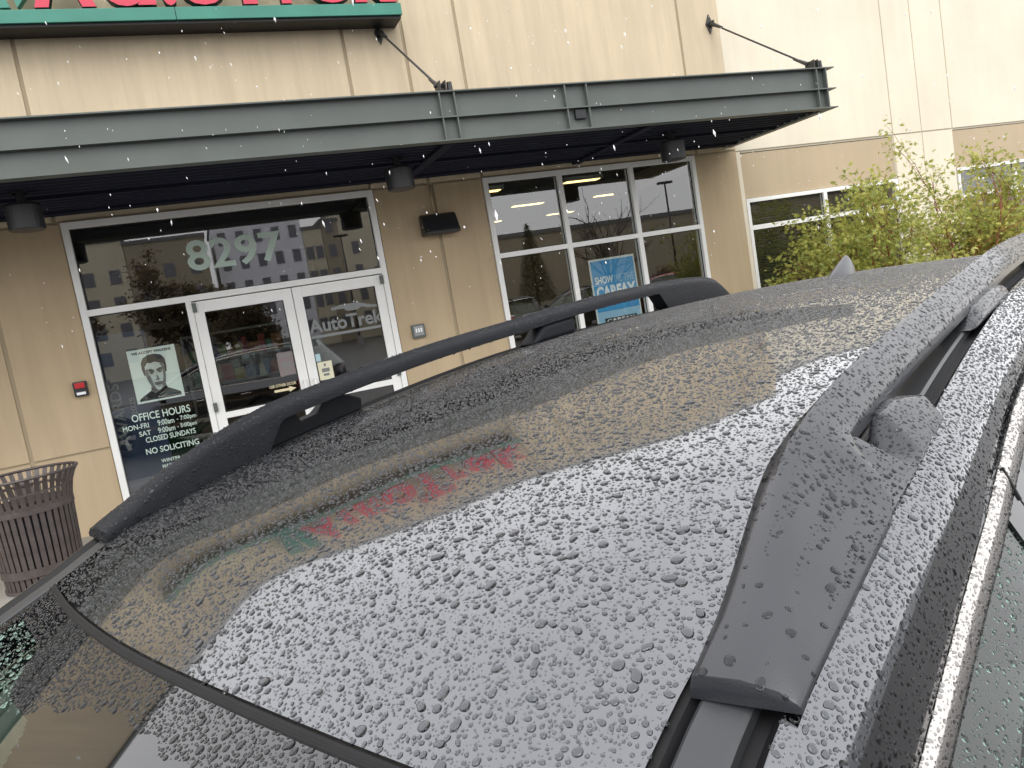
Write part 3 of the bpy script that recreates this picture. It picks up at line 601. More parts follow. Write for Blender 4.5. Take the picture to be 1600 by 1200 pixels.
# ditch, mouldings and cantrails
CS = [(.545, -.001), (.555, -.004), (.566, -.013), (.576, -.029), (.583, -.051), (.587, -.075), (.589, -.1)]
def vout(u): return wid(u) - .48
def cant(sgn):
    def fn(u, k):
        v, dz = CS[k]; v = v + vout(u)
        if k == 6: dz = -.1 + .1 * min(.5, max(0, u))
        elif k >= 3: dz *= (1 - .45 * min(.5, max(0, u)))
        return (u, sgn * v, eo(u, sgn) + dz)
    return fn
uu = list(np.linspace(WB + .02, RE, 80))
for sgn in (-1, 1):
    f = cant(sgn)
    # densify the profile
    def f2(u, x, f=f):
        k = min(5, int(x)); a = Vector(f(u, max(0, k - 1))); b = Vector(f(u, k)); c = Vector(f(u, k + 1)); d = Vector(f(u, min(6, k + 2))); t = x - k
        return tuple(.5 * ((2 * b) + (c - a) * t + (2 * a - 5 * b + 4 * c - d) * t * t + (3 * b - a - 3 * c + d) * t ** 3))
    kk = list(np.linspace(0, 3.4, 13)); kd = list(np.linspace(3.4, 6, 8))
    dark_strip = MB().grid(f2, uu, kd, flip=sgn < 0).build('dark_reflection_strip', M['gloss_black'], car, smooth=True)  # lower cantrail, same paint; its dark reflection is put in as gloss black
    if sgn < 0: near_dark_strip = dark_strip
    cr = MB().grid(f2, uu, kk, flip=sgn < 0); cr = cr.build('cantrail', M['paint'], car, smooth=True)
    if sgn < 0: near_cant = cr
    # ditch floor and moulding
    dt = MB().grid(lambda u, k: (u, sgn * ([.47, .484, .488, .536, .541, .5455][k] + vout(u)), eo(u, sgn) + [-.002, -.006, -.012, -.012, -.006, -.001][k]), uu, list(range(6)), flip=sgn < 0)
    dt.build('roof_ditch', M['rubber'], car)
    md = MB().grid(lambda u, k: (u, sgn * ([.4905, .4915, .494, .522, .5255, .5265][k] + vout(u)), eo(u, sgn) + [-.012, -.005, -.0035, -.0035, -.005, -.012][k]), uu, list(range(6)), flip=sgn < 0)
    md.build('roof_moulding', M['gloss_black'] if False else mat('grey_satin_moulding', (.035, .037, .04), .3), car)
    # chrome trim
    ct = MB().grid(lambda u, k: (u, sgn * (.589 + vout(u) + [.0, .004, .008, .011, .011, .006][k]), f(u, 6)[2] + [-.002, -.002, -.010, -.020, -.027, -.030][k]), list(np.linspace(-.62, 1.65, 60)), list(range(6)), flip=sgn < 0)
    chs = ct.build('chrome_trim', M['chrome'], car, smooth=True)
    if sgn < 0: near_chrome = chs
    MB().tube([(.384, sgn * (.589 + .0005), f(.384, 6)[2] - .001), (.384, sgn * .6015, f(.384, 6)[2] - .031)], .0022, 5).build('trim_joint', M['rubber'], car)
    # side glass, pillars
    def zc(u): return f(u, 6)[2] - .030
    def vb(u): return .80
    def gfn(u, t): zt = zc(u); zb_ = min(.98, zt - .01); return (u, sgn * (.594 + vout(u) + (vb(u) - .594 - vout(u)) * t ** 1.0), zt + (zb_ - zt) * (t * .9 + .1 * t * t))
    tt = list(np.linspace(0, 1, 14))
    for a, b in ((-.72, .355), (.445, 1.22), (1.30, 1.72)):
        w = MB().grid(gfn, list(np.linspace(a, b, 30)), tt, flip=sgn < 0).build('side_window', M['cglass'], car, smooth=True)
        if sgn < 0 and a < 0: near_win = w
    for a, b in ((.355, .398), (.402, .445), (1.22, 1.30), (1.72, 1.86)):
        MB().grid(lambda u, t: (lambda p: (p[0], p[1] + sgn * .003, p[2]))(gfn(u, t)), [a, (a + b) / 2, b], tt, flip=sgn < 0).build('pillar_cover', M['gloss_black'], car, smooth=True)
    MB().grid(lambda u, k: (u, sgn * [.797, .808, .815, .815, .80][k], .98 + [.006, .008, 0, -.012, -.02][k]), list(np.linspace(-.78, 1.75, 30)), list(range(5)), flip=sgn < 0).build('belt_trim', M['chrome'], car, smooth=True)
    # body side with wheel arches
    def bs(u, t):
        k = t; nose = max(0, (-u - 1.2) / .95); tail = max(0, (u - 1.6) / .8)
        prof_ = [(.80, .98), (.845, .93), (.885, .84), (.90, .72), (.893, .60), (.885, .50), (.89, .40), (.87, .30), (.84, .24)]
        i = min(7, int(k)); a, b = prof_[i], prof_[i + 1]; s_ = k - i
        v = a[0] + (b[0] - a[0]) * s_; z = a[1] + (b[1] - a[1]) * s_
        top = .98 - (.14 * min(1, max(0, -u - .7)) if u < -.7 else 0) + (.02 * max(0, u - 1) if u > 1 else 0)
        z = .24 + (z - .24) * (top - .24) / .74
        v *= 1 - .22 * nose ** 2.5 - .14 * tail ** 2.5
        return (u, sgn * v, z)
    mb = MB(); ul = list(np.linspace(-2.12, 2.38, 120)); kl = list(np.linspace(0, 8, 33)); nv = len(kl)
    for u in ul:
        for k in kl: mb.v.append(bs(u, k))
    for i in range(len(ul) - 1):
        for j in range(nv - 1):
            p = bs((ul[i] + ul[i + 1]) / 2, (kl[j] + kl[j + 1]) / 2)
            if min(math.hypot(p[0] + 1.38, p[2] - .34), math.hypot(p[0] - 1.30, p[2] - .34)) < .375: continue
            qd = (i * nv + j, (i + 1) * nv + j, (i + 1) * nv + j + 1, i * nv + j + 1); mb.f.append(qd if sgn > 0 else qd[::-1]); mb.mi.append(0)
    mb.build('body_side', M['paint'], car, smooth=True)
    for ax_ in (-1.38, 1.30):
        mb = MB(); n = 24
        for i in range(n + 1):
            t = math.pi * (i / n) * 1.1 - .05 * math.pi
            for (rr, vv) in ((.36, .905), (.405, .912), (.41, .88)): mb.v.append((ax_ + rr * math.cos(t), sgn * vv, .34 + rr * math.sin(t)))
        for i in range(n):
            for k in range(2): mb.f.append((3 * i + k, 3 * i + 3 + k, 3 * i + 4 + k, 3 * i + 1 + k)); mb.mi.append(0)
        mb.build('arch_trim', M['railblk'], car, smooth=True)
        wh = empty('wheel', (ax_, sgn * .78, .34), 0, car)
        MB().lathe([(.23, -.09), (.30, -.105), (.335, -.09), (.34, -.05), (.34, .05), (.335, .09), (.30, .105), (.23, .09)], n=40, ax='Y').build('tyre', M['tyre'], wh, smooth=True)
        mb = MB(); mb.lathe([(.232, -.1), (.232, .1)], n=40, ax='Y')
        for k in range(5):
            t = 2 * math.pi * k / 5; d = Vector((math.cos(t), 0, math.sin(t))); s_ = Vector((-d.z, 0, d.x)); y0 = sgn * .07
            mb.add([d * .03 + s_ * .03 + Vector((0, y0, 0)), d * .03 - s_ * .03 + Vector((0, y0, 0)), d * .235 - s_ * .045 + Vector((0, y0 + sgn * .02, 0)), d * .235 + s_ * .045 + Vector((0, y0 + sgn * .02, 0))], [(0, 1, 2, 3)])
        mb.build('rim', M['alloy'], wh)
        MB().lathe([(0, .0), (.36, .0), (.36, -sgn * .3)], c=(ax_, sgn * .62, .34), n=24, ax='Y').build('wheel_well', M['tyre'], car)
    # tail lamp, headlamp, mirror
    MB().grid(lambda u, k: (lambda p: (p[0], p[1] + sgn * .004, p[2]))(bs(u, k)), list(np.linspace(1.98, 2.379, 8)), [1.1, 1.6, 2.1, 2.6], flip=sgn < 0).build('tail_lamp', M['tail'], car, smooth=True)
    MB().grid(lambda u, k: (lambda p: (p[0], p[1] + sgn * .004, p[2]))(bs(u, k)), list(np.linspace(-2.119, -1.78, 8)), [.6, 1.2, 1.8, 2.3], flip=sgn < 0).build('headlamp', M['head'], car, smooth=True)
    mi_ = MB(); 
    bm = bmesh.new(); bmesh.ops.create_uvsphere(bm, u_segments=20, v_segments=12, radius=1)
    for vtx in bm.verts: vtx.co = Vector((-.62 + vtx.co.x * .075 * (1 if vtx.co.x < 0 else .35), sgn * (.99 + vtx.co.y * .115), 1.06 + vtx.co.z * .075))
    bm.verts.index_update(); mi_.add([x_.co for x_ in bm.verts], [[x_.index for x_ in ff.verts] for ff in bm.faces]); bm.free(); mi_.tube([(-.64, sgn * .80, .985), (-.62, sgn * .95, 1.02)], .025, 8)
    mi_.build('door_mirror', M['paint'], car, smooth=True)
    for hx in (.22, 1.05): MB().tube([(hx - .1, sgn * .90, .80), (hx - .08, sgn * .925, .803), (hx + .08, sgn * .925, .803), (hx + .1, sgn * .90, .80)], .013, 8).build('door_handle', M['chrome'], car, smooth=True)
# rear, hood, bumpers, floor, interior
hz = lambda u: .98 - .14 * min(1, max(0, -u - .7))
MB().grid(lambda u, t: (u, t * .80 * (1 - .22 * max(0, (-u - 1.2) / .95) ** 2.5), hz(u) + .05 * (1 - t * t) * min(1, (2.15 + u) * 3) - .0), list(np.linspace(-2.12, -1.0, 24)), list(np.linspace(-1, 1, 21))).build('hood', M['paint'], car, smooth=True)
MB().grid(lambda k, t: (-2.12 - .10 * (1 - t * t) - .03 * math.sin(k * 3), t * .66, .24 + k * .62), list(np.linspace(0, 1, 8)), list(np.linspace(-1, 1, 15)), flip=False).build('front_bumper', M['railblk'], car, smooth=True)
MB().grid(lambda k, t: (2.38 + .05 * (1 - t * t) + .03 * math.sin(k * 3), t * .77, .24 + k * .74), list(np.linspace(0, 1, 8)), list(np.linspace(-1, 1, 15)), flip=True).build('rear_bumper', M['paint'], car, smooth=True)
MB().grid(lambda k, t: (RE + (.38) * k + .04 * (1 - t * t), t * (.56 + .2 * k), 1.515 + .012 * (1 - t * t) - .53 * k), list(np.linspace(0, 1, 8)), list(np.linspace(-1, 1, 15)), flip=True).build('rear_window', M['cglass'], car, smooth=True)
MB().grid(lambda k, t: (RE - .005 + .19 * k, t * .55, zr(RE, 0) - .004 - .03 * k - .028 * t * t), [0, .4, .8, 1], list(np.linspace(-1, 1, 21))).build('rear_spoiler', M['paint'], car, smooth=True)
MB().box(-2.0, 2.2, -.78, .78, .2, .24).build('floor_pan', M['cabin'], car)
MB().box(-1.1, -.62, -.70, .70, .5, .985, bev=.04).build('dashboard', M['cabin'], car)
for sv in (-.37, .37):
    mb = MB(); mb.box(.0, .52, sv - .25, sv + .25, .35, .58, bev=.05); mb.box(.44, .62, sv - .24, sv + .24, .55, 1.14, bev=.06); mb.box(.52, .62, sv - .13, sv + .13, 1.16, 1.34, bev=.04); mb.build('seat', M['cabin'], car, smooth=False)
mb = MB(); mb.box(.95, 1.5, -.62, .62, .35, .58, bev=.05); mb.box(1.38, 1.55, -.62, .62, .55, 1.18, bev=.06); mb.build('seat', M['cabin'], car)
mb = MB(); mb.tube([(-.42 - .09 * math.cos(t * math.pi / 12), -.37 + .18 * math.sin(t * math.pi / 12), .93 + .16 * math.cos(t * math.pi / 12)) for t in range(25)], .014, 8, cap=False); mb.build('steering_wheel', M['cabin'], car, smooth=True)
# antenna fin
def fin_fn(s, t):
    L_ = .15; u = 1.64 + L_ * s; h = .056 * (s / .8) ** .75 if s < .8 else .056 * (1 - ((s - .8) / .2) ** 2.5); h = max(.0015, h); w = .026 * math.sin(math.pi * min(1, .10 + s * .80)) ** .6
    a = t * math.pi; k = max(0, math.sin(a)); return (u, w * math.copysign(abs(math.cos(a)) ** 1.3, math.cos(a)) - .02, zr(u, 0) - .003 + h * k)
MB().grid(fin_fn, list(np.linspace(0, 1, 30)), list(np.linspace(0, 1, 17)), flip=True).build('antenna_fin', M['rail'], car, smooth=True)

# ---- roof rails
NZU = [-.026, .005, .052, .10, .151, .21, .325, .526, .833, 1.06, 1.449, 1.75, 1.88, 1.96, 2.02]
NZ = [1.4315, 1.4505, 1.4755, 1.4995, 1.5225, 1.5385, 1.557, 1.578, 1.606, 1.621, 1.628, 1.622, 1.608, 1.583, 1.545]
FZU = [-.02, .03, .09, .15, .22, .30, .385, .51, .70, .96, 1.225, 1.55, 1.77, 1.90, 1.97, 2.035]
FZ = [1.440, 1.468, 1.501, 1.526, 1.546, 1.563, 1.574, 1.588, 1.605, 1.620, 1.635, 1.643, 1.640, 1.630, 1.611, 1.565]
def smooth01(a, b, x): t = min(1, max(0, (x - a) / (b - a))); return t * t * (3 - 2 * t)
def rail(sgn, XU, XZ, tipw, f1, holes, mids, r0, r1, m):
    u0, u1 = XU[0], XU[-1]
    def base(u): return eo(u, sgn) - .004
    def top(u): return interp(XU, XZ, u)
    def vi(u): return .486 - .014 * smooth01(0, .16, u) - .02 * smooth01(.8, 1.9, u)
    def vo(u): return vi(u) + tipw - (tipw - .042) * smooth01(.06, .24, u) + (.014) * smooth01(1.72, 1.95, u)
    def att(u): return max(1 - smooth01(r0 - .05, r0, u), smooth01(r1, r1 + .05, u))
    def bot(u):
        zb = top(u) - (.030 if sgn < 0 else .026); b_ = base(u); k = att(u); return max(b_, zb + (b_ - zb) * k)
    st = sorted(set(list(np.linspace(u0, .3, 26)) + list(np.linspace(.3, 1.7, 36)) + list(np.linspace(1.7, u1, 18))))
    def sec(u):
        a, b, zt, zb = vi(u), vo(u), top(u), bot(u); w = b - a; kb = att(u) if u < 1 else 0; vbs = .556; h = max(.006, zt - zb)
        bar = smooth01(.05, .3, u); rd = min(.011, h * .4); cr = .003 + .006 * bar
        c = a + .064 - .022 * smooth01(-.03, .06, u) - .012 * smooth01(.05, .16, u)
        def L2(p, q_, t): return (p[0] + (q_[0] - p[0]) * t, p[1] + (q_[1] - p[1]) * t)
        tp = 1 - smooth01(-.02, .08, u); vbs = vbs + .001 * tp; o1 = (c + .003, zt - rd * .4 - .001); ob = (b, zb); oa = (vbs, zb + .007 * tp)
        ob1, ob2 = (b - .001, zt - rd - .003), (b, zt - rd - h * .3)
        oa1, oa2 = L2(o1, (vbs, zb + .008 + .005 * tp), .5), (vbs, zb + .007 + .004 * tp)
        return [(a, zb), (a, zt - rd - .003), (a + rd * .3, zt - rd * .35), (a + rd, zt), (a + (c - a) * .55, zt + cr), (c - .005, zt + cr * .3), o1, L2(ob1, oa1, kb), L2(ob2, oa2, kb), L2(ob, oa, kb)]
    mb = MB(); n = 10
    for u in st:
        for (v, z) in sec(u): mb.v.append((u, sgn * v, z))
    for i in range(len(st) - 1):
        for k in range(n):
            qd = (i * n + k, i * n + (k + 1) % n, (i + 1) * n + (k + 1) % n, (i + 1) * n + k); mb.f.append(qd if sgn < 0 else qd[::-1]); mb.mi.append(0)
    mb.f.append(tuple(range(n))); mb.mi.append(0); mb.f.append(tuple((len(st) - 1) * n + k for k in range(n))); mb.mi.append(0)
    o = mb.build('roof_rail', m, car, smooth=True, fix=True); bevel(o, .004, 3, 50)
    vt = max(o.data.vertices, key=lambda q_: q_.co.z)
    if vt.normal.z < 0: o.data.flip_normals()
    o.data.set_sharp_from_angle(angle=R(75))
    # feet
    def foot(us_top, va, vb_, name='rail_foot'):
        mb = MB(); poly = [(u, z) for u, z in us_top]; mb.prism(poly, sgn * va, sgn * vb_)
        mb.v = [(x_, y_ if abs(abs(y_) - vb_) > 1e-6 else sgn * (vb_ - (vb_ - .515) * min(1, max(0, (z_ - base(x_) - .012) / max(.02, top(x_) - .034 - base(x_)))) * .9), z_) for x_, y_, z_ in mb.v]
        f_ = mb.build(name, m, o, fix=True); bevel(f_, .013, 5); f_.data.polygons.foreach_set('use_smooth', [True] * len(f_.data.polygons)); f_.data.set_sharp_from_angle(angle=R(80)); return f_
    fa, fb, h0, h1 = f1, holes[2], holes[0], holes[1]
    us = list(np.linspace(fa, h0, 6))
    poly = [(u, top(u) - .030 + (.010 if i else -.02)) for i, u in enumerate(us)]
    hb = lambda u: max(base(u) + .012, top(u) - .048)
    poly += [(h0 + .012, hb(h0)), (h1 - .022, hb(h1 - .02)), (h1, top(h1) - .026), (h1 + .035, top(h1 + .035) - .026), (fb, base(fb) + .022), (fb - .004, base(fb))]
    poly += [(u, base(u)) for u in np.linspace(fb - .02, fa, 8)]
    foot(poly, .512, .5555)
    for a, b, sk in mids:
        foot([(a, top(a) - .024), (b, top(b) - .024), (b + sk, base(b + sk) + .018), (b + sk - .005, base(b)), (a - .05, base(a - .05))], vi(a) + .003, .532)
    return o
rail_near = rail(-1, NZU, NZ, .064, .14, (.225, .285, .36), [(.70, .83, .05), (1.42, 1.52, .0)], .225, 1.62, M['rail'])
rail_far = rail(1, FZU, FZ, .052, .20, (.345, .415, .50), [(1.05, 1.18, .0)], .30, 1.58, M['railblk'])

# ------------------------------------------------------------------ rain drops
def water(name):
    m = bpy.data.materials.new(name); m.use_nodes = True; b = m.node_tree.nodes['Principled BSDF']
    b.inputs['Base Color'].default_value = (.52, .53, .55, 1); b.inputs['Roughness'].default_value = 0.0; b.inputs['IOR'].default_value = 1.33; b.inputs['Transmission Weight'].default_value = 1.0
    return m
M['water'] = water('rain_water')
def drop_tree():
    ng = bpy.data.node_groups.new('rain_drops', 'GeometryNodeTree')
    ng.interface.new_socket('Geometry', in_out='INPUT', socket_type='NodeSocketGeometry'); ng.interface.new_socket('Geometry', in_out='OUTPUT', socket_type='NodeSocketGeometry')
    N = ng.nodes.new; L = ng.links.new
    gi = N('NodeGroupInput'); go = N('NodeGroupOutput'); iop = N('GeometryNodeInstanceOnPoints'); g2i = N('GeometryNodeGeometryToInstance')
    for k in range(6):
        ic = N('GeometryNodeMeshIcoSphere'); ic.inputs['Radius'].default_value = 1.0; ic.inputs['Subdivisions'].default_value = 3
        sp_ = N('GeometryNodeSetPosition'); nz = N('ShaderNodeTexNoise'); nz.noise_dimensions = '4D'; nz.inputs['W'].default_value = k * 7.3; nz.inputs['Scale'].default_value = .75; nz.inputs['Detail'].default_value = .6
        sub = N('ShaderNodeVectorMath'); sub.operation = 'SUBTRACT'; sub.inputs[1].default_value = (.5, .5, .5); L(nz.outputs['Color'], sub.inputs[0])
        sc = N('ShaderNodeVectorMath'); sc.operation = 'MULTIPLY'; a = [.25, .5, .8, .6, 1.3, .4][k]; sc.inputs[1].default_value = (a, a, .15); L(sub.outputs[0], sc.inputs[0])
        L(ic.outputs['Mesh'], sp_.inputs['Geometry']); L(sc.outputs[0], sp_.inputs['Offset'])
        tr = N('GeometryNodeTransform'); tr.inputs['Scale'].default_value = ([1, 1.15, 1.25, 1.1, 1.45, 1.05][k], 1, 1); L(sp_.outputs[0], tr.inputs['Geometry'])
        L(tr.outputs[0], g2i.inputs[0])
    na = N('GeometryNodeInputNamedAttribute'); na.data_type = 'FLOAT_VECTOR'; na.inputs['Name'].default_value = 'rot'
    e2r = N('FunctionNodeEulerToRotation'); L(na.outputs[0], e2r.inputs[0]); L(e2r.outputs[0], iop.inputs['Rotation'])
    ns = N('GeometryNodeInputNamedAttribute'); ns.data_type = 'FLOAT_VECTOR'; ns.inputs['Name'].default_value = 'scl'; L(ns.outputs[0], iop.inputs['Scale'])
    ni = N('GeometryNodeInputNamedAttribute'); ni.data_type = 'INT'; ni.inputs['Name'].default_value = 'pick'; L(ni.outputs[0], iop.inputs['Instance Index'])
    iop.inputs['Pick Instance'].default_value = True
    L(gi.outputs[0], iop.inputs['Points']); L(g2i.outputs[0], iop.inputs['Instance'])
    ss_ = N('GeometryNodeSetShadeSmooth'); sm_ = N('GeometryNodeSetMaterial'); sm_.inputs['Material'].default_value = M['water']
    L(iop.outputs[0], ss_.inputs[0]); L(ss_.outputs[0], sm_.inputs[0]); L(sm_.outputs[0], go.inputs[0])
    return ng
DT = drop_tree()
def tri_data(ob, mod=False):
    if mod:
        dg = bpy.context.evaluated_depsgraph_get(); dg.update(); me = ob.evaluated_get(dg).to_mesh()
    else: me = ob.data
    me.calc_loop_triangles(); nt_ = len(me.loop_triangles); nv_ = len(me.vertices)
    co = np.empty(nv_ * 3); me.vertices.foreach_get('co', co); co = co.reshape(-1, 3); ti = np.empty(nt_ * 3, dtype=np.int64); me.loop_triangles.foreach_get('vertices', ti); ti = ti.reshape(-1, 3)
    no = np.empty(nv_ * 3); me.vertices.foreach_get('normal', no); return co, no.reshape(-1, 3), ti
def drops_on(ob, count, rmed, sig, rmax, rmin, accept=None, name='rain_drops', nzmin=.3, flat=.62, mod=False, rng=None, parent=None, gap=1.18, sag=0.0):
    rng = np.random.default_rng(rng); co, no, ti = tri_data(ob, mod)
    A, B, C = co[ti[:, 0]], co[ti[:, 1]], co[ti[:, 2]]; ar = np.linalg.norm(np.cross(B - A, C - A), axis=1); p = ar / ar.sum()
    t = rng.choice(len(ti), size=count, p=p); a = rng.random(count); b = rng.random(count); fl = a + b > 1; a[fl] = 1 - a[fl]; b[fl] = 1 - b[fl]
    P = A[t] + (B[t] - A[t]) * a[:, None] + (C[t] - A[t]) * b[:, None]
    n = no[ti[t, 0]] * (1 - a - b)[:, None] + no[ti[t, 1]] * a[:, None] + no[ti[t, 2]] * b[:, None]; n /= np.linalg.norm(n, axis=1)[:, None] + 1e-9
    r = np.clip(np.exp(rng.normal(math.log(rmed), sig, count)), rmin, rmax)
    k = n[:, 2] > nzmin
    if accept is not None: k &= accept(P)
    P, n, r = P[k], n[k], r[k]; o_ = np.argsort(-r); P, n, r = P[o_], n[o_], r[o_]
    cell = rmax * 2.0; grid_ = {}; keep = []
    Pl = P.tolist(); rl = r.tolist()
    for i in range(len(rl)):
        x, y, z = Pl[i]; ri = rl[i]; cx, cy, cz = int(x // cell), int(y // cell), int(z // cell); ok = True
        for dx in (-1, 0, 1):
            for dy in (-1, 0, 1):
                for dz in (-1, 0, 1):
                    c_ = grid_.get((cx + dx, cy + dy, cz + dz))
                    if c_:
                        for (px, py, pz, pr) in c_:
                            d = (ri + pr) * gap
                            if (x - px) ** 2 + (y - py) ** 2 + (z - pz) ** 2 < d * d: ok = False; break
                    if not ok: break
                if not ok: break
            if not ok: break
        if ok: grid_.setdefault((cx, cy, cz), []).append((x, y, z, ri)); keep.append(i)
    P, n, r = P[keep], n[keep], r[keep]; N_ = len(r)
    # euler with z axis along the normal
    th = np.arccos(np.clip(n[:, 2], -1, 1)); ph = np.arctan2(n[:, 1], n[:, 0])
    rot = np.column_stack([np.zeros(N_), th, ph])
    spin = rng.random(N_) * 6.283
    # compose spin about local z:  Rz(ph)Ry(th)Rz(spin) -> XYZ euler
    c1, s1, c2, s2, c3, s3 = np.cos(ph), np.sin(ph), np.cos(th), np.sin(th), np.cos(spin), np.sin(spin)
    m00 = c1 * c2 * c3 - s1 * s3; m10 = s1 * c2 * c3 + c1 * s3; m20 = -s2 * c3; m21 = s2 * s3; m22 = c2
    rot = np.column_stack([np.arctan2(m21, m22), np.arcsin(np.clip(-m20, -1, 1)), np.arctan2(m10, m00)])
    fl_ = flat * (1 - .35 * np.clip((r - rmin) / (rmax - rmin), 0, 1)) * rng.uniform(.85, 1.15, N_)
    scl = np.column_stack([r, r, r * fl_]); pick = rng.integers(0, 3, N_); big = r > rmed * 1.3; pick = np.where(big, rng.integers(0, 6, N_), pick * (rng.random(N_) < .6)).astype(np.int32)
    P = P - n * (r * fl_ * .12)[:, None]
    me = bpy.data.meshes.new(name); me.vertices.add(N_); me.vertices.foreach_set('co', P.ravel())
    for nm, ty, dat in (('rot', 'FLOAT_VECTOR', rot), ('scl', 'FLOAT_VECTOR', scl)):
        at = me.attributes.new(nm, ty, 'POINT'); at.data.foreach_set('vector', dat.astype(np.float32).ravel())
    at = me.attributes.new('pick', 'INT', 'POINT'); at.data.foreach_set('value', pick)
    me.materials.append(M['water']); me.update()
    o = bpy.data.objects.new(name, me); col.objects.link(o); o.parent = parent or car; o['kind'] = 'stuff'
    if parent: o.location = (0, 0, 0)
    md_ = o.modifiers.new('rain_drops', 'NODES'); md_.node_group = DT
    return o
def wiped(P):   # swept clear by the wipers
    return P[:, 0] > -.193 - .25 * np.clip(P[:, 1] - .05, 0, .6) - .06 * np.clip(-P[:, 1], 0, 1) + .004 * np.sin(P[:, 1] * 90)
drops_on(roof, 210000, .00082, .60, .0050, .00035, rng=1, gap=1.06)
drops_on(near_cant, 28000, .00085, .5, .0034, .0004, accept=lambda P: P[:, 0] > -.35, rng=2, nzmin=.05)
drops_on(wind, 50000, .0011, .5, .0044, .0005, accept=wiped, rng=3)
drops_on(bpy.data.objects['frit_band'], 30000, .0011, .5, .0044, .0005, accept=wiped, rng=4)
drops_on(rail_near, 20000, .0009, .55, .0034, .0004, rng=5, nzmin=.1, mod=True, flat=.45, accept=lambda P: P[:, 0] > .10 + .05 * np.sin(P[:, 1] * 300))
drops_on(rail_near, 900, .0019, .4, .004, .0008, rng=6, nzmin=.1, mod=True, flat=.4, accept=lambda P: P[:, 0] <= .13)
for _k, ch in enumerate([c_ for c_ in rail_near.children if c_.name.startswith('rail_foot')][:2]): drops_on(ch, 2600, .0008, .5, .0024, .0004, rng=20 + _k, nzmin=.05, mod=True, flat=.5)
drops_on(rail_far, 12000, .0012, .5, .0034, .0005, rng=7, nzmin=-.3, mod=True, accept=lambda P: P[:, 0] > -.1)
drops_on(near_dark_strip, 9000, .0009, .5, .003, .0004, accept=lambda P: P[:, 0] > -.35, rng=12, nzmin=-.5)
drops_on(near_chrome, 12000, .0008, .5, .0022, .0004, rng=8, nzmin=-.9, flat=.6)
drops_on(near_win, 16000, .0009, .5, .003, .0004, rng=9, nzmin=-.9, accept=lambda P: P[:, 2] > 1.05)

# ------------------------------------------------------------------ trees
def leafmat(name, c, tr=.42):
    m = bpy.data.materials.new(name); m.use_nodes = True; nt = m.node_tree; N = nt.nodes.new; L = nt.links.new; b = nt.nodes['Principled BSDF']; out = nt.nodes['Material Output']
    b.inputs['Roughness'].default_value = .5
    ge = N('ShaderNodeNewGeometry'); ra = N('ShaderNodeValToRGB'); L(ge.outputs['Random Per Island'], ra.inputs[0])
    e = ra.color_ramp.elements; e[0].color = (c[0] * .6, c[1] * .65, c[2] * .6, 1); e[1].color = (c[0] * 1.45, c[1] * 1.25, c[2] * 1.2, 1)
    L(ra.outputs[0], b.inputs['Base Color']); t = N('ShaderNodeBsdfTranslucent'); L(ra.outputs[0], t.inputs[0]); ms = N('ShaderNodeMixShader'); ms.inputs[0].default_value = tr; L(b.outputs[0], ms.inputs[1]); L(t.outputs[0], ms.inputs[2]); L(ms.outputs[0], out.inputs[0]); return m
M['maple'] = leafmat('spring_maple_leaf', (.36, .41, .10)); M['maple2'] = leafmat('bronze_maple_leaf', (.42, .38, .10)); M['bark_red'] = mat('red_brown_bark', (.22, .065, .035), .7, var=.3, vscale=20); M['bark'] = mat('grey_bark', (.075, .06, .05), .8, var=.3, vscale=12)
M['dleaf'] = leafmat('dull_olive_leaf', (.12, .095, .05)); M['needle'] = leafmat('dark_needles', (.02, .04, .02), .1)
LEAF = [(0, 0), (.28, .10), (.95, -.02 + .42), (.45, .42), (.62, .95), (.15, .62), (0, 1.25), (-.15, .62), (-.62, .95), (-.45, .42), (-.95, .40), (-.28, .10)]
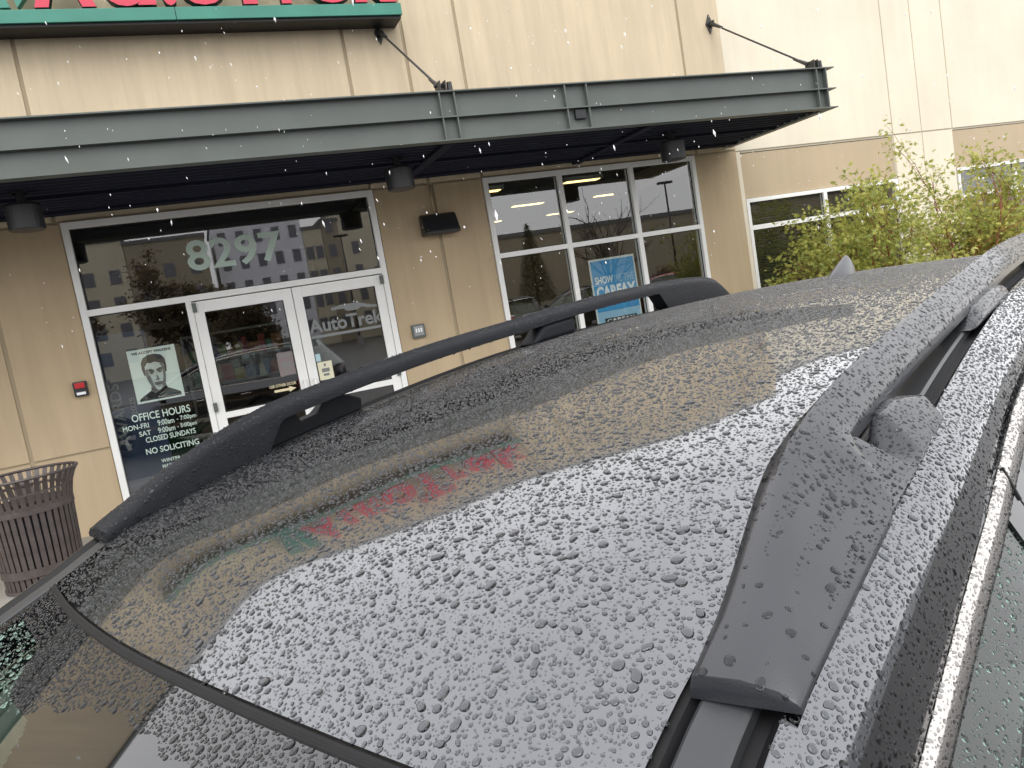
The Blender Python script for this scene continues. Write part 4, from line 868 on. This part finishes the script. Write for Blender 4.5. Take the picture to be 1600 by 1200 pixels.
def tree(name, base, label, stems, rng, leaf, bark, nleaf, lsize, cat='tree', levels=3, spread=.55, keep=None, group=None, r0=.03, lobed=True):
    rd = random.Random(rng); t = empty(name, base); tag(t, label, cat, group); tb = MB(); tips = []
    def grow(p, d, l, r, lev):
        pts = [p]; n = 5; q_ = p.copy(); dd = d.copy()
        for i in range(n):
            dd = (dd + Vector((rd.gauss(0, .13), rd.gauss(0, .13), rd.gauss(.03, .10)))).normalized(); q_ = q_ + dd * l / n; pts.append(q_.copy())
            if lev <= 1 or i >= 1: 
                if lev == levels: tips.append((q_.copy(), dd.copy()))
        tb.tube(pts, [r * (1 - .55 * i / n) for i in range(n + 1)], 6 if lev < 2 else 4, cap=False)
        if lev < levels:
            for k in range(rd.randint(3, 4) + (1 if lev == 0 else 0)):
                i = rd.randint(2, n); ax_ = dd.orthogonal().normalized(); ax_.rotate(Matrix.Rotation(rd.uniform(0, 6.283), 3, dd))
                nd = (dd + ax_ * rd.uniform(spread * .7, spread * 1.6)).normalized(); grow(pts[i], nd, l * rd.uniform(.55, .85), r * .5, lev + 1)
        tips.append((q_.copy(), dd.copy()))
    for (dx, dy, dz, l) in stems: grow(Vector((dx * .08, dy * .08, 0)), Vector((dx, dy, dz)).normalized(), l, r0, 0)
    tb.build('trunk', bark, t, smooth=True)
    if nleaf:
        lb = MB(); 
        for i in range(nleaf):
            p, d = rd.choice(tips); p = p + Vector((rd.gauss(0, lsize * 1.1), rd.gauss(0, lsize * 1.1), rd.gauss(-lsize * .3, lsize * .9)))
            if keep and not keep(p): continue
            s_ = lsize * rd.uniform(.55, 1.15); nrm = Vector((rd.gauss(0, .6), rd.gauss(0, .6), rd.gauss(.6, .5))).normalized(); a = nrm.orthogonal().normalized(); a.rotate(Matrix.Rotation(rd.uniform(0, 6.283), 3, nrm)); c = nrm.cross(a)
            if lobed:
                vs = [p + (a * x + c * y) * s_ * .55 + nrm * (-.18 * s_ * (x * x + .3 * y)) for x, y in LEAF]; lb.add(vs, [(0, 1, 2, 3), (0, 3, 4, 5), (0, 5, 6, 7), (0, 7, 8, 9), (0, 9, 10, 11)])
            else:
                vs = [p - a * s_ * .5, p + c * s_ * .35, p + a * s_ * .6, p - c * s_ * .35]; lb.add(vs, [(0, 1, 2, 3)])
        lb.build('crown', leaf, t)
    return t
def rad(n, tilt, l, rd, a0=0): return [(math.cos(a0 + 6.283 * i / n) * tilt * rd.uniform(.6, 1.2), math.sin(a0 + 6.283 * i / n) * tilt * rd.uniform(.5, 1.0), 1, l * rd.uniform(.8, 1.15)) for i in range(n)]
_r = random.Random(3)
tree('maple_tree', (8.05, 6.75, .13), 'spring green maple shrub with red stems behind the antenna fin', [(-.55, .0, 1, 1.05), (.1, -.2, 1, 1.2), (.5, .1, 1, 1.25), (-.15, .25, 1, 1.12), (.75, -.1, .9, 1.15), (-.85, -.1, .8, .85), (-.6, .2, .9, .95)], 11, M['maple'], M['bark_red'], 13000, .08, levels=3, r0=.024)
tree('maple_tree', (10.15, 6.75, .13), 'maple shrub with bronze tinted leaves at the right image edge', [(-.5, .0, 1, .95), (.1, -.2, 1, .95), (.5, .1, 1, 1.0), (-.15, .25, 1, .95), (-.8, -.1, .8, .85)], 14, M['maple2'], M['bark_red'], 7000, .075, levels=3, r0=.024)
# surroundings behind the camera, seen mirrored in the glass
tree('bare_tree', (26.6, -30, 0), 'bare branching tree mirrored in the middle window', [(0, 0, 1, 3.2), (.12, 0, 1, 3.4), (-.15, .1, 1, 3.3)], 21, None, M['bark'], 0, .1, levels=3, r0=.16, spread=.5)
tree('roadside_tree', (-.3, -48, 0), 'brownish tree mirrored left of the house number', [(0, 0, 1, 3.6), (.3, 0, 1, 3.4), (-.3, .1, 1, 3.4), (.1, -.3, 1, 3.4)], 22, M['dleaf'], M['bark'], 22000, .26, levels=3, r0=.18, lobed=False)
tree('roadside_tree', (3.6, -44, 0), 'smaller brownish tree mirrored below the house number', [(0, 0, 1, 2.2), (.35, 0, 1, 2.2), (-.3, .1, 1, 2.2)], 23, M['dleaf'], M['bark'], 12000, .26, levels=3, r0=.15, lobed=False)
tree('roadside_tree', (-10, -45, 0), 'brownish tree mirrored at the left end of the transom glass', [(0, 0, 1, 3.0), (.35, 0, 1, 3.0), (-.3, .1, 1, 3.0)], 24, M['dleaf'], M['bark'], 12000, .26, levels=3, r0=.15, lobed=False)
for i, (x, y, hh) in enumerate(((24.5, -20, 2.6), (28.5, -19, 3.0), (33, -20, 2.4))):
    tree('parking_shrub', (x, y, 0), ['dark green shrub mirrored low in the right window bay, leftmost', 'tallest dark green shrub mirrored low in the right window bay', 'dark green shrub mirrored low in the right window bay, rightmost'][i], rad(4, .5, hh * .4, _r), 30 + i, M['dleaf'], M['bark'], 3000, .22, 'shrub', levels=2, r0=.05, lobed=False)
cf = empty('conifer_tree', (25.5, -40, 0)); tag(cf, 'small dark conifer mirrored in the left window bay', 'tree')
MB().tube([(0, 0, 0), (0, 0, 7.2)], [.18, .02], 8).build('trunk', M['bark'], cf)
lb = MB(); rr = random.Random(5)
for i in range(5000):
    z = 1.0 + 6.3 * (1 - rr.random() ** .6); r = (7.4 - z) * .27 * rr.uniform(.3, 1) ** .5; a = rr.uniform(0, 6.283); p = Vector((r * math.cos(a), r * math.sin(a), z)); d = Vector((math.cos(a), math.sin(a), -.3)).normalized(); s_ = Vector((-d.y, d.x, 0)).normalized(); l = rr.uniform(.15, .35)
    lb.add([p - s_ * .05, p + s_ * .05, p + d * l + s_ * .02, p + d * l - s_ * .02], [(0, 1, 2, 3)])
lb.build('crown', M['needle'], cf)
M['h_white'] = mat('pale_render', (.80, .80, .86), .8, var=.05, vscale=.3); M['h_cream'] = mat('beige_render', (.62, .56, .42), .8, var=.05, vscale=.3); M['h_tan'] = mat('tan_render', (.36, .31, .22), .8); M['h_glass'] = mat('dark_window', (.15, .15, .17), .3); M['h_roof'] = mat('grey_roofing', (.16, .16, .16), .8)
def block_building(name, x, y, label, blocks, wx=1.0):
    b_ = empty(name, (x, y, 0)); tag(b_, label, 'building')
    for (x0, x1, dep, h, m, nwx, nwz, ox) in blocks:
        MB().box(x0, x1, -dep, 0, 0, h).build('wall', M[m], b_); MB().box(x0 - .15, x1 + .15, -dep - .1, .15, h, h + .35).build('cornice', M['h_roof'], b_)
        for i in range(nwx):
            for j in range(nwz):
                cx = x0 + (i + .5) * (x1 - x0) / nwx; cz = 1.6 + j * 2.6
                if cz + 1 > h: continue
                o = MB().box(cx - .5 * wx, cx + .5 * wx, -.02, .05, cz, cz + 1.35).build('window', M['h_glass'], b_)
    return b_
block_building('hotel', 8, -70, 'pale five storey hotel mirrored behind the house number', [(-4.6, 4.5, 12, 14.2, 'h_white', 5, 5, 0), (4.55, 6.6, 11, 12.6, 'h_cream', 2, 5, 0), (6.65, 8.4, 10, 13.2, 'h_tan', 1, 5, 0), (8.45, 18, 12, 14.6, 'h_cream', 3, 4, 0)], .8)
block_building('brick_block', -8, -68, 'beige block mirrored at the left of the transom glass', [(-4, 3.0, 12, 13.5, 'h_cream', 3, 4, 0), (3.05, 10.5, 11, 13.0, 'h_tan', 3, 4, 0), (-30, -4.05, 12, 9.5, 'h_tan', 6, 3, 0)], 1)
block_building('low_warehouse', 42, -45, 'long low beige building mirrored across the three-bay window', [(-24, 30, 20, 6.7, 'h_tan', 0, 0, 0)], 1)
block_building('low_warehouse', -40, -60, 'long low building mirrored far left', [(-40, 8, 20, 7.0, 'h_tan', 0, 0, 0)], 1)
def lamp_post(x, y, h, label):
    l = empty('lamp_post', (x, y, 0)); tag(l, label, 'lamp post', 'parking lot lamp posts')
    MB().lathe([(0, .7), (.28, .7), (.28, 0)], n=16).build('base', M['concrete'], l); MB().tube([(0, 0, .7), (0, 0, h)], [.09, .06], 10).build('pole', M['bronze'], l, smooth=True); MB().box(-.55, .55, -.18, .18, h, h + .16, bev=.03).build('lamp_head', M['bronze'], l)
lamp_post(32, -30, 7.7, 'tall lamp post mirrored in the right window bay'); lamp_post(11.8, -45, 8.6, 'tall lamp post mirrored right of the house number'); lamp_post(-6.6, -45, 9.5, 'tall lamp post mirrored at the left of the transom glass')
# parked cars behind, plain copies of the near car without its rain
pc = [((11.5, -13.5), 1.35, (.30, .31, .33), 'silver parked car mirrored low in the left window bay'), ((15.2, -13.7), 1.40, (.02, .03, .07), 'dark blue parked car mirrored low in the middle window bay'), ((19.4, -13.4), 1.36, (.35, .03, .03), 'red parked car mirrored low in the window'), ((-9.5, -14), 1.4, (.5, .5, .5), 'white parked car mirrored low in the side light')]
skip = ('rain_drops', 'seat', 'steering_wheel', 'trim_joint', 'dashboard')
for (x, y), rz, c, lab in pc:
    r_ = car.copy(); col.objects.link(r_); r_.location = (x, y, 0); r_.rotation_euler = (0, 0, rz); r_['label'] = lab; r_['category'] = 'car'; r_['group'] = 'cars parked behind the camera'
    pm = paint('parked_car_paint', c)
    for ch in list(car.children):
        if ch.name.split('.')[0] in skip: continue
        k = ch.copy(); col.objects.link(k); k.parent = r_
        if len(k.material_slots) and k.material_slots[0].material == M['paint']: k.material_slots[0].link = 'OBJECT'; k.material_slots[0].material = pm
        for g_ in list(ch.children):
            if g_.name.split('.')[0] in skip: continue
            k2 = g_.copy(); col.objects.link(k2); k2.parent = k

# ------------------------------------------------------------------ falling sleet
fl = MB(); rr = random.Random(9)
for i in range(1300):
    y = rr.uniform(1.6, 7.9); x = rr.uniform(-.35 * y - .6, 1.35 * y + .6); z = rr.uniform(1.75, 5.2); a = rr.uniform(.0013, .0034) * (1.4 if rr.random() < .2 else 1); l = a * rr.uniform(1.3, 4.0); d = Vector((rr.gauss(.12, .12), rr.gauss(0, .1), -1)).normalized(); e1 = d.orthogonal().normalized(); e2 = d.cross(e1); p = Vector((x, y, z))
    fl.add([p + d * l, p + e1 * a, p + e2 * a, p - e1 * a, p - e2 * a, p - d * l], [(0, 1, 2), (0, 2, 3), (0, 3, 4), (0, 4, 1), (5, 2, 1), (5, 3, 2), (5, 4, 3), (5, 1, 4)])
slt = fl.build('sleet', mat('white_sleet', (.9, .9, .9), .6)); tag(slt, 'white flecks of sleet falling through the air before the building', 'sleet', kind='stuff')
